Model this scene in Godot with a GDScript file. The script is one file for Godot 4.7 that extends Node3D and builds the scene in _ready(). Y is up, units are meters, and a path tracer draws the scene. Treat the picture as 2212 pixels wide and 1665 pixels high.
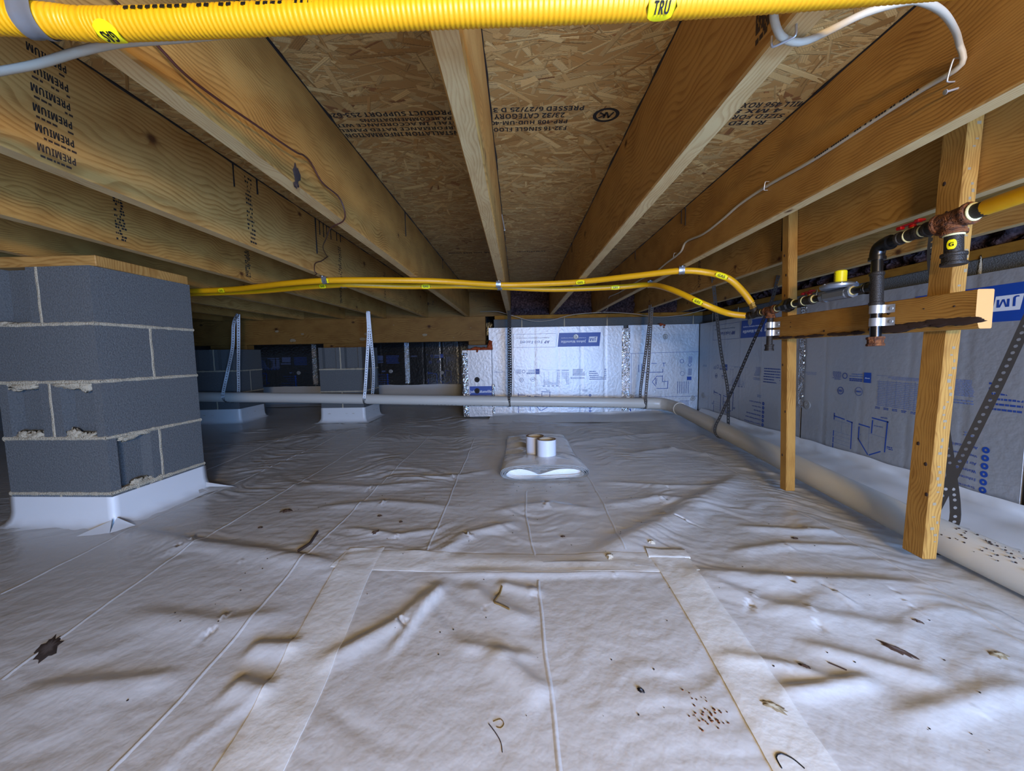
extends Node3D
# A low crawl space under a house: white plastic liner on the ground, joists and strand board overhead,
# block piers, foil-faced foam board on the walls, gas pipework on a small timber frame at the right.

const JB := 0.970      # underside of the joists
const OSB := 1.206     # underside of the subfloor
const P2 := PI * 2.0
var rng := RandomNumberGenerator.new()
var M := {}
var mono: SystemFont
var sans: SystemFont
var bold: SystemFont
var heavy: Font

# ------------------------------------------------------------------ mesh builder
class MB:
	var v := PackedVector3Array()
	var n := PackedVector3Array()
	var t := PackedVector2Array()
	var tint := PackedColorArray()
	func corner(p: Vector3, nn: Vector3, uv: Vector2) -> void:
		v.append(p); n.append(nn); t.append(uv)
	# a flat convex face; «out» says which side is the outside
	func face(pts: Array, out: Vector3, uvs: Array) -> void:
		var nn: Vector3 = (pts[1] - pts[0]).cross(pts[2] - pts[0])
		if nn.length_squared() < 1e-16:
			if pts.size() < 4: return
			nn = (pts[2] - pts[0]).cross(pts[3] - pts[0])
		nn = nn.normalized()
		var flip := nn.dot(out) < 0.0
		if flip: nn = -nn
		for i in range(1, pts.size() - 1):
			var a := 0; var b := i; var c := i + 1
			if flip: b = i + 1; c = i
			corner(pts[a], nn, uvs[a]); corner(pts[c], nn, uvs[c]); corner(pts[b], nn, uvs[b])
	# a smooth grid of points, rows of equal length; «flip» turns the outside over
	func grid(rows: Array, flip := false, uvs = null) -> void:
		var h := rows.size(); var w: int = rows[0].size()
		var nor := []
		for j in h:
			var r := PackedVector3Array()
			for i in w:
				var a: Vector3 = rows[j][mini(i + 1, w - 1)] - rows[j][maxi(i - 1, 0)]
				var b: Vector3 = rows[mini(j + 1, h - 1)][i] - rows[maxi(j - 1, 0)][i]
				if rows[j][0].is_equal_approx(rows[j][w - 1]) and (i == 0 or i == w - 1):
					a = rows[j][1] - rows[j][w - 2]
				var c := a.cross(b).normalized()
				r.append(-c if flip else c)
			nor.append(r)
		for j in h - 1:
			for i in w - 1:
				var q := [[j, i], [j, i + 1], [j + 1, i + 1], [j + 1, i]]
				var order := [0, 1, 2, 0, 2, 3] if flip else [0, 2, 1, 0, 3, 2]
				for k in order:
					var e: Array = q[k]
					var uv := Vector2(float(e[1]) / (w - 1), float(e[0]) / (h - 1)) if uvs == null else uvs[e[0]][e[1]] as Vector2
					corner(rows[e[0]][e[1]], nor[e[0]][e[1]], uv)
	func mesh() -> ArrayMesh:
		var a := []
		a.resize(Mesh.ARRAY_MAX)
		a[Mesh.ARRAY_VERTEX] = v; a[Mesh.ARRAY_NORMAL] = n; a[Mesh.ARRAY_TEX_UV] = t
		if tint.size() == v.size() and v.size() > 0: a[Mesh.ARRAY_COLOR] = tint
		var m := ArrayMesh.new()
		m.add_surface_from_arrays(Mesh.PRIMITIVE_TRIANGLES, a)
		return m

func obj(called: String, mesh: Mesh, mat: Material, parent: Node = self) -> MeshInstance3D:
	var o := MeshInstance3D.new()
	o.name = numbered(called, parent)
	o.mesh = mesh
	o.material_override = null
	for i in mesh.get_surface_count():
		o.set_surface_override_material(i, mat)
	parent.add_child(o, true)
	return o

func numbered(called: String, parent: Node) -> String:
	if not parent.has_node(called): return called
	var i := 1
	while parent.has_node("%s_%03d" % [called, i]): i += 1
	return "%s_%03d" % [called, i]

func thing(called: String, label: String, category: String, at := Vector3.ZERO, group := "") -> Node3D:
	var o := Node3D.new()
	o.name = numbered(called, self)
	add_child(o, true)
	o.position = at
	return tag(o, label, category, group)

func tag(o: Node3D, label: String, category: String, group := "") -> Node3D:
	o.set_meta("label", label); o.set_meta("category", category)
	if group != "": o.set_meta("group", group)
	return o

func struct(o: Node3D, label: String, category := "structure") -> Node3D:
	o.set_meta("kind", "structure"); o.set_meta("label", label); o.set_meta("category", category)
	return o

func holder(called: String, at := Vector3.ZERO) -> Node3D:
	var o := Node3D.new(); o.name = numbered(called, self); add_child(o, true); o.position = at
	return o

# chamfered box centred at «c»; grain runs along axis g (0 x, 1 y, 2 z)
func box(mb: MB, c: Vector3, size: Vector3, bev := 0.002, g := 0, off := Vector2.ZERO, rot := Basis.IDENTITY, under: MB = null) -> void:
	var h := size / 2.0
	var k := h - Vector3(bev, bev, bev)
	for a in 3:
		var b := (a + 1) % 3; var d := (a + 2) % 3
		for s in [-1.0, 1.0]:
			var ps := []
			for q in [[-1, -1], [1, -1], [1, 1], [-1, 1]]:
				var p := Vector3.ZERO
				p[a] = s * h[a]; p[b] = q[0] * k[b]; p[d] = q[1] * k[d]
				ps.append(p)
			var out := Vector3.ZERO; out[a] = s
			put_face(under if under and a == 1 and s < 0.0 else mb, ps, out, a, g, c, off, rot)
			if bev <= 0.0: continue
			for s2 in [-1.0, 1.0]:   # edge between faces a and b
				var e := []
				for q in [[0, -1], [0, 1], [1, 1], [1, -1]]:
					var p := Vector3.ZERO
					p[a] = s * (h[a] if q[0] == 0 else k[a]); p[b] = s2 * (k[b] if q[0] == 0 else h[b]); p[d] = q[1] * k[d]
					e.append(p)
				var o2 := Vector3.ZERO; o2[a] = s; o2[b] = s2
				put_face(mb, e, o2, a, g, c, off, rot)
	if bev > 0.0:
		for sx in [-1.0, 1.0]:
			for sy in [-1.0, 1.0]:
				for sz in [-1.0, 1.0]:
					put_face(mb, [Vector3(sx * h.x, sy * k.y, sz * k.z), Vector3(sx * k.x, sy * h.y, sz * k.z), Vector3(sx * k.x, sy * k.y, sz * h.z)], Vector3(sx, sy, sz), 1, g, c, off, rot)

func put_face(mb: MB, ps: Array, out: Vector3, a: int, g: int, c: Vector3, off: Vector2, rot: Basis) -> void:
	var uvs := []; var w := []
	for p in ps:
		var uv: Vector2
		if a == g: uv = Vector2(p[(g + 1) % 3], p[(g + 2) % 3])
		else: uv = Vector2(p[g], p[3 - a - g])
		uvs.append(uv + off); w.append(c + rot * p)
	mb.face(w, rot * out, uvs)

func board(called: String, a: Vector3, b: Vector3, mat: Material, parent: Node, g := 2, bev := 0.002) -> MeshInstance3D:
	var mb := MB.new()
	box(mb, Vector3.ZERO, (b - a).abs(), bev, g, Vector2(rng.randf() * 3.0, rng.randf() * 3.0))
	var o := obj(called, mb.mesh(), mat, parent)
	o.position = (a + b) / 2.0
	return o

# straight extrusion of a closed outline (counter-clockwise in the x-z plane seen from above) between two heights
func prism(mb: MB, poly: Array, y0: float, y1: float) -> void:
	var cn := poly.size(); var run := 0.0
	var ctr := Vector2.ZERO
	for p in poly: ctr += p
	ctr /= cn
	for i in cn:
		var a: Vector2 = poly[i]; var b: Vector2 = poly[(i + 1) % cn]
		var d := (b - a).length()
		var out := Vector3(b.y - a.y, 0, -(b.x - a.x))
		if Geometry2D.is_point_in_polygon((a + b) / 2.0 + Vector2(out.x, out.z).normalized() * 0.0005, PackedVector2Array(poly)): out = -out
		mb.face([Vector3(a.x, y0, a.y), Vector3(b.x, y0, b.y), Vector3(b.x, y1, b.y), Vector3(a.x, y1, a.y)], out, [Vector2(run, y0), Vector2(run + d, y0), Vector2(run + d, y1), Vector2(run, y1)])
		run += d
	var ix := Geometry2D.triangulate_polygon(PackedVector2Array(poly))
	for i in range(0, ix.size(), 3):
		for s in [[y0, -1.0], [y1, 1.0]]:
			var tri := []; var uv := []
			for k in 3:
				var p: Vector2 = poly[ix[i + k]]
				tri.append(Vector3(p.x, s[0], p.y)); uv.append(p)
			mb.face(tri, Vector3(0, s[1], 0), uv)

func pts(a: Array) -> Array:
	var o := []
	for i in range(0, a.size(), 3): o.append(Vector3(a[i], a[i + 1], a[i + 2]))
	return o

func pts2(a: Array) -> Array:
	var o := []
	for i in range(0, a.size(), 2): o.append(Vector2(a[i], a[i + 1]))
	return o

# a smooth curve through the points, one sample about every «step»
func curve(p: Array, step: float) -> Array:
	var o := []
	for i in p.size() - 1:
		var a: Vector3 = p[maxi(i - 1, 0)]; var b: Vector3 = p[i]; var c: Vector3 = p[i + 1]; var d: Vector3 = p[mini(i + 2, p.size() - 1)]
		var m := maxi(1, int(ceil((c - b).length() / step)))
		for k in m: o.append(b.cubic_interpolate(c, a, d, float(k) / m))
	o.append(p[p.size() - 1])
	return o

# round tube along a path; radius may be a float or one per sample
func tube(mb: MB, path: Array, radius, sides := 14, caps := true, squash := 1.0) -> void:
	var up := Vector3.UP
	var rows := []; var uvs := []; var run := 0.0
	var last := Vector3.ZERO; var n := Vector3.ZERO
	for i in path.size():
		var tan: Vector3 = (path[mini(i + 1, path.size() - 1)] - path[maxi(i - 1, 0)]).normalized()
		if i == 0:
			n = tan.cross(up if absf(tan.y) < 0.9 else Vector3.RIGHT).normalized()
		else:
			n = (n - tan * n.dot(tan)).normalized()
			run += (path[i] - last).length()
		last = path[i]
		var b := tan.cross(n)
		var r: float = radius[i] if radius is Array else radius
		var row := PackedVector3Array(); var ur := PackedVector2Array()
		for k in sides + 1:
			var an := P2 * float(k) / sides
			row.append(path[i] + (n * cos(an) + b * sin(an) * squash) * r); ur.append(Vector2(run, float(k) / sides))
		rows.append(row); uvs.append(ur)
	mb.grid(rows, false, uvs)
	if caps:
		for e in [0, path.size() - 1]:
			var ring := []; var uu := []
			for k in sides:
				ring.append(rows[e][k]); uu.append(Vector2(0, 0))
			var out: Vector3 = path[0] - path[1] if e == 0 else path[e] - path[e - 1]
			mb.face(ring, out, uu)

# a turned shape: profile of (radius, height), around the local y axis
func lathe(mb: MB, prof: Array, seg := 28, xf := Transform3D.IDENTITY, sides_flat := false) -> void:
	for j in prof.size() - 1:
		var a: Vector2 = prof[j]; var b: Vector2 = prof[j + 1]
		var d := b - a
		if d.length() < 1e-6: continue
		var nr := Vector2(d.y, -d.x).normalized()
		for k in seg:
			var a0 := P2 * k / seg; var a1 := P2 * (k + 1) / seg
			var p := [Vector3(cos(a0) * a.x, a.y, sin(a0) * a.x), Vector3(cos(a1) * a.x, a.y, sin(a1) * a.x), Vector3(cos(a1) * b.x, b.y, sin(a1) * b.x), Vector3(cos(a0) * b.x, b.y, sin(a0) * b.x)]
			var am := (a0 + a1) / 2.0
			var ns := [Vector3(cos(a0) * nr.x, nr.y, sin(a0) * nr.x), Vector3(cos(a1) * nr.x, nr.y, sin(a1) * nr.x)]
			if sides_flat: ns = [Vector3(cos(am) * nr.x, nr.y, sin(am) * nr.x), Vector3(cos(am) * nr.x, nr.y, sin(am) * nr.x)]
			for t in [[0, 2, 1], [0, 3, 2]]:
				var f: Vector3 = (p[t[1]] - p[t[0]]).cross(p[t[2]] - p[t[0]])
				if f.length_squared() < 1e-18: continue
				# clockwise seen from outside: the cross product points inwards
				var ord: Array = t if f.dot(ns[0]) < 0.0 else [t[0], t[2], t[1]]
				for q in ord:
					var nn: Vector3 = ns[0] if q == 0 or q == 3 else ns[1]
					mb.corner(xf * (p[q] as Vector3), (xf.basis * nn).normalized(), Vector2(float(k) / seg, float(j) / prof.size()))

func along(a: Vector3, b: Vector3) -> Transform3D:   # local y runs from a towards b
	var y := (b - a).normalized()
	var x := y.cross(Vector3.FORWARD if absf(y.z) < 0.9 else Vector3.UP).normalized()
	return Transform3D(Basis(x, y, x.cross(y)), a)

# a rough lump: a sphere pushed about by noise
func lump(mb: MB, c: Vector3, size: Vector3, seed_: int, rough := 0.35, seg := 14, ring := 9) -> void:
	var ns := FastNoiseLite.new(); ns.seed = seed_; ns.frequency = 1.1
	var rows := []
	for j in ring + 1:
		var th := PI * j / ring
		var row := PackedVector3Array()
		for k in seg + 1:
			var ph := P2 * (k % seg) / seg
			var d := Vector3(sin(th) * cos(ph), cos(th), sin(th) * sin(ph))
			var e := 1.0 + rough * ns.get_noise_3dv(d * 2.0) * 1.6
			row.append(c + d * size * e * 0.5)
		rows.append(row)
	mb.grid(rows, false)

# lettering: raised a hair off what it is printed on. xf: x to the right of the reader, y up, z out of the surface
func letters(called: String, str_: String, height: float, width: float, mat: Material, parent: Node, xf: Transform3D, font: Font = null) -> MeshInstance3D:
	var tm := TextMesh.new()
	tm.text = str_; tm.font = font if font else bold; tm.font_size = 32; tm.pixel_size = 0.01; tm.depth = 0.004; tm.curve_step = 3.0
	var bb := tm.get_aabb()
	var o := MeshInstance3D.new()
	o.name = numbered(called, parent)
	o.mesh = tm
	o.set_surface_override_material(0, mat)
	tm.material = mat
	parent.add_child(o, true)
	var sx := width / maxf(bb.size.x, 0.001)
	var sy := height / maxf(bb.size.y, 0.001)
	var c := bb.position + bb.size / 2.0
	var sc := Basis.from_scale(Vector3(sx, sy, 0.08))
	o.transform = xf * Transform3D(sc, -(sc * Vector3(c.x, c.y, 0)))
	return o

# flat ink marks in a plane, raised a hair: rectangles [x0, y0, x1, y1] and strokes
func ink_rect(mb: MB, x0: float, y0: float, x1: float, y1: float, z := 0.0004) -> void:
	mb.face([Vector3(x0, y0, z), Vector3(x1, y0, z), Vector3(x1, y1, z), Vector3(x0, y1, z)], Vector3(0, 0, 1), [Vector2.ZERO, Vector2.ZERO, Vector2.ZERO, Vector2.ZERO])

func ink_line(mb: MB, a: Vector2, b: Vector2, w: float, z := 0.0004) -> void:
	var d := (b - a).normalized() * w / 2.0; var s := Vector2(-d.y, d.x)
	var q := [a - d + s, b + d + s, b + d - s, a - d - s]
	mb.face([Vector3(q[0].x, q[0].y, z), Vector3(q[1].x, q[1].y, z), Vector3(q[2].x, q[2].y, z), Vector3(q[3].x, q[3].y, z)], Vector3(0, 0, 1), [Vector2.ZERO, Vector2.ZERO, Vector2.ZERO, Vector2.ZERO])

func ink_ring(mb: MB, c: Vector2, r: float, w: float, z := 0.0004, seg := 20, sx := 1.0) -> void:
	for k in seg:
		var a := P2 * k / seg; var b := P2 * (k + 1) / seg
		var q := [Vector2(cos(a) * sx, sin(a)) * r, Vector2(cos(b) * sx, sin(b)) * r, Vector2(cos(b) * sx, sin(b)) * (r - w), Vector2(cos(a) * sx, sin(a)) * (r - w)]
		var p := []
		for e in q: p.append(Vector3(c.x + e.x, c.y + e.y, z))
		mb.face(p, Vector3(0, 0, 1), [Vector2.ZERO, Vector2.ZERO, Vector2.ZERO, Vector2.ZERO])

# rows of tiny unreadable print
func ink_text(mb: MB, x0: float, y0: float, x1: float, y1: float, rows: int, fill := 0.45, ragged := 0.25) -> void:
	var dy := (y1 - y0) / rows
	for r in rows:
		var x := x0 + rng.randf() * ragged * (x1 - x0)
		while x < x1 - 0.002:
			var w := minf(0.005 + rng.randf() * 0.012, x1 - x)
			ink_rect(mb, x, y0 + r * dy, x + w, y0 + r * dy + dy * fill)
			x += w + 0.0022

# ------------------------------------------------------------------ materials
func mat(col: Color, rough := 0.6, metal := 0.0, spec := 0.5) -> StandardMaterial3D:
	var m := StandardMaterial3D.new()
	m.albedo_color = col; m.roughness = rough; m.metallic = metal; m.metallic_specular = spec
	return m

func noise_tex(freq: float, seed_: int, ramp: Array, size := 256, normal := false, strength := 4.0, oct := 4) -> NoiseTexture2D:
	var ns := FastNoiseLite.new(); ns.seed = seed_; ns.frequency = freq; ns.fractal_octaves = oct
	var t := NoiseTexture2D.new()
	t.width = size; t.height = size; t.seamless = true; t.noise = ns
	if normal:
		t.as_normal_map = true; t.bump_strength = strength
	elif ramp.size():
		var g := Gradient.new()
		g.offsets = PackedFloat32Array([]); g.colors = PackedColorArray([])
		var o := PackedFloat32Array(); var c := PackedColorArray()
		for i in ramp.size():
			o.append(float(i) / (ramp.size() - 1)); c.append(ramp[i])
		g.offsets = o; g.colors = c
		t.color_ramp = g
	return t

func wood_image(seed_: int, light: Color, dark: Color, rings: float, knots: int, w := 1024, h := 512) -> ImageTexture:
	var ns := FastNoiseLite.new(); ns.seed = seed_; ns.frequency = 1.0; ns.fractal_octaves = 3
	var fine := FastNoiseLite.new(); fine.seed = seed_ + 7; fine.frequency = 1.0; fine.fractal_octaves = 2
	var r := RandomNumberGenerator.new(); r.seed = seed_
	var ks := []
	for i in knots: ks.append([r.randf(), r.randf(), 0.018 + r.randf() * 0.02])
	var d := PackedByteArray(); d.resize(w * h * 3)
	var at := 0
	for y in h:
		var v := float(y) / h
		for x in w:
			var u := float(x) / w
			var ca := cos(u * P2); var sa := sin(u * P2)
			var warp := ns.get_noise_3d(ca * 0.55, sa * 0.55, v * 1.3) * 0.15
			var f := v + warp + 0.03 * sin(v * 9.0 + seed_)
			var knot := 0.0
			for k in ks:
				var dx := absf(u - k[0]); dx = minf(dx, 1.0 - dx)
				var dy: float = v - k[1]
				var q := dx * dx * 16.0 + dy * dy
				f += signf(dy) * 0.045 * exp(-q / 0.004)
				knot = maxf(knot, exp(-(dx * dx * 9.0 + dy * dy) / (k[2] * k[2])))
			var ring := fposmod(f * rings, 1.0)
			var late := smoothstep(0.35, 0.9, ring) * (1.0 - smoothstep(0.93, 1.0, ring))
			var fib := fine.get_noise_3d(ca * 5.0, sa * 5.0, v * 90.0)
			var s := clampf(0.08 + late * (0.50 + 0.35 * ns.get_noise_3d(ca * 0.7, sa * 0.7, v * 6.0 + 4.0)) + fib * 0.22 + ns.get_noise_3d(ca * 1.4, sa * 1.4, v * 3.0 + 9.0) * 0.45, 0.0, 1.0)
			var c := light.lerp(dark, s)
			if knot > 0.02: c = c.lerp(Color(0.26, 0.14, 0.06), clampf(knot * 1.1, 0.0, 0.85))
			d[at] = int(clampf(c.r, 0, 1) * 255); d[at + 1] = int(clampf(c.g, 0, 1) * 255); d[at + 2] = int(clampf(c.b, 0, 1) * 255)
			at += 3
	return ImageTexture.create_from_image(Image.create_from_data(w, h, false, Image.FORMAT_RGB8, d))

# strand board: thousands of flat chips pressed together
func osb_images() -> Array:
	var w := 1024
	var r := RandomNumberGenerator.new(); r.seed = 41
	var d := PackedByteArray(); d.resize(w * w * 3)
	var hgt := PackedByteArray(); hgt.resize(w * w)
	var pal := [Color(0.83, 0.68, 0.43), Color(0.79, 0.63, 0.38), Color(0.86, 0.73, 0.48), Color(0.76, 0.59, 0.34), Color(0.81, 0.66, 0.41), Color(0.78, 0.64, 0.40), Color(0.71, 0.53, 0.29), Color(0.84, 0.71, 0.47)]
	for i in w * w:
		d[i * 3] = 150; d[i * 3 + 1] = 115; d[i * 3 + 2] = 66; hgt[i] = 90
	for s in 3000:
		var c: Color = pal[r.randi() % pal.size()]
		if r.randf() < 0.025: c = Color(0.60, 0.41, 0.23)
		c = c * (0.80 + r.randf() * 0.14)
		var len_ := 30.0 + r.randf() * r.randf() * 120.0
		var wid := 3.0 + r.randf() * r.randf() * 20.0
		var an := r.randfn(0.0, 0.55) if r.randf() < 0.75 else r.randf() * PI
		var dx := cos(an); var dy := sin(an)
		var px := r.randf() * w; var py := r.randf() * w
		var hh := 70 + r.randi() % 120
		var fr := 1.3 + r.randf() * 2.0; var ph := r.randf() * 6.0
		var cut0 := r.randf_range(-0.6, 0.6); var cut1 := r.randf_range(-0.6, 0.6)
		var b := -wid / 2.0
		while b < wid / 2.0:
			var shade := 0.93 + 0.09 * sin(b * fr + ph)
			var edge := 0.84 if b < -wid / 2.0 + 1.0 else 1.0
			var rr := int(clampf(c.r * shade * edge, 0, 1) * 255); var gg := int(clampf(c.g * shade * edge, 0, 1) * 255); var bb := int(clampf(c.b * shade * edge, 0, 1) * 255)
			var a := -len_ / 2.0 + b * cut0
			var to := len_ / 2.0 + b * cut1
			while a < to:
				var ix := (int(px + a * dx - b * dy) + 4 * w) % w; var iy := (int(py + a * dy + b * dx) + 4 * w) % w
				var k := iy * w + ix
				d[k * 3] = rr; d[k * 3 + 1] = gg; d[k * 3 + 2] = bb; hgt[k] = hh if edge == 1.0 else 40
				a += 0.8
			b += 0.8
	var im := Image.create_from_data(w, w, false, Image.FORMAT_RGB8, d)
	var hm := Image.create_from_data(w, w, false, Image.FORMAT_L8, hgt)
	hm.convert(Image.FORMAT_RGBA8)
	hm.bump_map_to_normal_map(0.8)
	return [ImageTexture.create_from_image(im), ImageTexture.create_from_image(hm)]

func tri(m: StandardMaterial3D, scale: float) -> StandardMaterial3D:
	m.uv1_triplanar = true; m.uv1_scale = Vector3.ONE * scale
	return m

func make_materials() -> void:
	mono = SystemFont.new(); mono.font_names = PackedStringArray(["Droid Sans Mono"])
	sans = SystemFont.new(); sans.font_names = PackedStringArray(["Droid Sans"])
	bold = SystemFont.new(); bold.font_names = PackedStringArray(["Droid Sans"]); bold.font_weight = 700
	heavy = bold
	var looks := [[3, Color(0.69, 0.52, 0.265), Color(0.51, 0.345, 0.145), 34.0, 3], [14, Color(0.71, 0.545, 0.295), Color(0.55, 0.375, 0.17), 24.0, 2], [29, Color(0.67, 0.495, 0.245), Color(0.48, 0.32, 0.13), 44.0, 1]]
	var i := 0
	for l in looks:
		var m := mat(Color.WHITE, 0.62, 0.0, 0.4)
		m.albedo_texture = wood_image(l[0], l[1], l[2], l[3], l[4])
		m.uv1_scale = Vector3(1.0 / 1.3, 1.0 / 0.30, 1)
		M["fir%d" % i] = m
		i += 1
	M.fir_bounce_lit = mat(Color.WHITE, 0.65, 0.0, 0.35); M.fir_bounce_lit.albedo_texture = wood_image(52, Color(0.76, 0.64, 0.44), Color(0.64, 0.50, 0.31), 34.0, 1, 1024, 256); M.fir_bounce_lit.uv1_scale = Vector3(1.0 / 1.2, 1.0 / 0.2, 1)  # paler copy: floor bounce on the joist undersides put into the colour
	var p := mat(Color(1.0, 1.0, 0.98), 0.7, 0.0, 0.3); p.albedo_texture = M.fir2.albedo_texture; p.uv1_scale = Vector3(1.0 / 1.4, 1.0 / 0.30, 1); M.lumber = p
	p = mat(Color(0.86, 0.84, 0.66), 0.75, 0.0, 0.3); p.albedo_texture = M.fir2.albedo_texture; p.uv1_scale = Vector3(1.0 / 0.8, 1.0 / 0.16, 1); M.treated = p
	p = mat(Color(0.72, 0.70, 0.64), 0.65, 0.0, 0.35); p.albedo_texture = M.fir1.albedo_texture; p.uv1_scale = Vector3(1.0 / 1.5, 1.0 / 0.34, 1); M.girder = p
	M.wood_end = mat(Color(0.80, 0.58, 0.33), 0.8)
	var o := osb_images()
	p = mat(Color.WHITE, 0.68, 0.0, 0.35); p.albedo_texture = o[0]; p.normal_enabled = true; p.normal_texture = o[1]; p.normal_scale = 0.6
	p.uv1_scale = Vector3(1.0 / 1.1, 1.0 / 1.1, 1); M.osb = p
	M.tar = mat(Color(0.05, 0.05, 0.075), 0.5)
	M.stamp = mat(Color(0.07, 0.06, 0.065), 0.8)
	M.stamp_faint = mat(Color(0.20, 0.13, 0.08), 0.8)
	# concrete block
	p = mat(Color.WHITE, 0.92, 0.0, 0.3)
	p.albedo_texture = noise_tex(0.16, 5, [Color(0.32, 0.33, 0.33), Color(0.375, 0.385, 0.385), Color(0.43, 0.435, 0.43)], 256, false, 0, 4)
	p.normal_enabled = true; p.normal_texture = noise_tex(0.2, 6, [], 256, true, 3.0, 4); p.normal_scale = 0.4
	M.block = tri(p, 3.0)
	p = mat(Color(0.70, 0.66, 0.57), 0.95, 0.0, 0.2); p.normal_enabled = true; p.normal_texture = noise_tex(0.09, 8, [], 256, true, 6.0, 4)
	M.mortar = tri(p, 6.0)
	p = mat(Color(0.40, 0.43, 0.45), 0.93); p.normal_enabled = true; p.normal_texture = M.block.normal_texture; M.block_dark = tri(p, 3.0)
	# liner plastic
	p = mat(Color(0.76, 0.755, 0.74), 0.28, 0.0, 0.5)
	p.normal_enabled = true; p.normal_texture = noise_tex(0.03, 11, [], 512, true, 2.2, 4); p.normal_scale = 0.35
	M.liner = tri(p, 1.6)
	M.tape = tri(p.duplicate(), 2.2); M.tape.albedo_color = Color(0.83, 0.825, 0.80); M.tape.roughness = 0.36
	M.flash = mat(Color(0.84, 0.845, 0.84), 0.42)
	# foil-faced board
	p = mat(Color(0.72, 0.72, 0.72), 0.46, 0.55, 0.5)
	p.normal_enabled = true; p.normal_texture = noise_tex(0.022, 17, [], 512, true, 3.0, 3); p.normal_scale = 0.45
	M.foil = tri(p, 2.4)
	M.foil_shaded = M.foil.duplicate(); M.foil_shaded.metallic = 1.0; M.foil_shaded.roughness = 0.20; M.foil_shaded.albedo_color = Color(0.62, 0.63, 0.64)  # same foil for the far boards, their shade put into tone and finish
	p = mat(Color(0.86, 0.86, 0.86), 0.16, 0.95, 0.5); p.normal_enabled = true; p.normal_texture = noise_tex(0.05, 19, [], 256, true, 7.0, 3); p.normal_scale = 1.0
	M.foil_tape = tri(p, 5.0)
	M.blue = mat(Color(0.10, 0.27, 0.60), 0.45)
	M.ink = mat(Color(0.17, 0.28, 0.55), 0.5)
	M.ink_pale = mat(Color(0.42, 0.48, 0.64), 0.5)
	M.ink_grey = mat(Color(0.36, 0.40, 0.48), 0.5)
	M.white_ink = mat(Color(0.88, 0.89, 0.90), 0.45)
	M.plate = mat(Color(0.62, 0.61, 0.59), 0.4, 0.3)
	M.steel = mat(Color(0.72, 0.73, 0.74), 0.38, 0.65)
	p = mat(Color(0.52, 0.52, 0.52), 0.40, 0.9); p.normal_enabled = true; p.normal_texture = noise_tex(0.05, 23, [], 128, true, 2.0, 3); M.strap = p
	M.iron = mat(Color(0.055, 0.052, 0.05), 0.30, 0.25, 0.6)
	p = mat(Color(0.17, 0.145, 0.12), 0.55, 0.3); p.normal_enabled = true; p.normal_texture = noise_tex(0.1, 27, [], 128, true, 3.0, 3); M.fitting = tri(p, 20.0)
	p = mat(Color.WHITE, 0.85); p.albedo_texture = noise_tex(0.035, 31, [Color(0.16, 0.09, 0.05), Color(0.40, 0.22, 0.09), Color(0.60, 0.36, 0.15)], 128, false, 0, 4); p.normal_enabled = true; p.normal_texture = noise_tex(0.1, 33, [], 128, true, 6.0, 3); M.rust = tri(p, 14.0)
	M.dope = mat(Color(0.84, 0.80, 0.58), 0.6)
	M.alloy = mat(Color(0.56, 0.59, 0.63), 0.42, 0.75)
	M.brass = mat(Color(0.75, 0.58, 0.27), 0.32, 0.85)
	M.red = mat(Color(0.62, 0.03, 0.05), 0.4)
	M.yellow = mat(Color(0.82, 0.59, 0.01), 0.45, 0.0, 0.5)
	M.yellow_tag = mat(Color(0.93, 0.86, 0.05), 0.4)
	M.black = mat(Color(0.03, 0.03, 0.03), 0.5)
	M.pvc = mat(Color(0.80, 0.79, 0.75), 0.36)
	M.cable = mat(Color(0.66, 0.62, 0.54), 0.55)
	M.brown_wire = mat(Color(0.25, 0.13, 0.10), 0.5)
	M.string = mat(Color(0.62, 0.58, 0.52), 0.6)
	p = mat(Color.WHITE, 0.95, 0.0, 0.1); p.albedo_texture = noise_tex(0.04, 37, [Color(0.10, 0.08, 0.085), Color(0.26, 0.20, 0.20), Color(0.42, 0.34, 0.33)], 256, false, 0, 5)
	p.normal_enabled = true; p.normal_texture = noise_tex(0.05, 39, [], 256, true, 10.0, 5); M.batt = tri(p, 4.0)
	p = mat(Color(0.58, 0.24, 0.06), 0.75); M.spray = p
	M.soil = mat(Color(0.30, 0.22, 0.15), 0.95)
	M.dirt = mat(Color(0.20, 0.15, 0.11), 0.95)
	M.bark = tri(mat(Color(0.20, 0.13, 0.09), 0.95), 5.0)
	M.leaf = mat(Color(0.24, 0.16, 0.10), 0.8)
	M.straw = mat(Color(0.46, 0.36, 0.18), 0.8)
	M.crumb = mat(Color(0.70, 0.66, 0.58), 0.8)
	M.card = mat(Color(0.50, 0.40, 0.30), 0.8)
	M.roll = mat(Color(0.84, 0.86, 0.90), 0.30)
	M.stain = mat(Color(0.52, 0.46, 0.35), 0.7)

# ------------------------------------------------------------------ the liner on the ground
var gx := PackedFloat32Array()
var gz := PackedFloat32Array()
var gh := PackedFloat32Array()

func spread(a: float, b: float, step: float, into: PackedFloat32Array) -> PackedFloat32Array:
	var n := int(round((b - a) / step))
	for i in n: into.append(a + (b - a) * float(i) / n)
	return into

func cell(arr: PackedFloat32Array, x: float) -> int:
	var i := arr.bsearch(x) - 1
	return clampi(i, 0, arr.size() - 2)

func ground(x: float, z: float) -> float:
	var i := cell(gx, x); var j := cell(gz, z); var w := gx.size()
	var u := clampf((x - gx[i]) / (gx[i + 1] - gx[i]), 0, 1); var v := clampf((z - gz[j]) / (gz[j + 1] - gz[j]), 0, 1)
	return lerpf(lerpf(gh[j * w + i], gh[j * w + i + 1], u), lerpf(gh[(j + 1) * w + i], gh[(j + 1) * w + i + 1], u), v)

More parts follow.
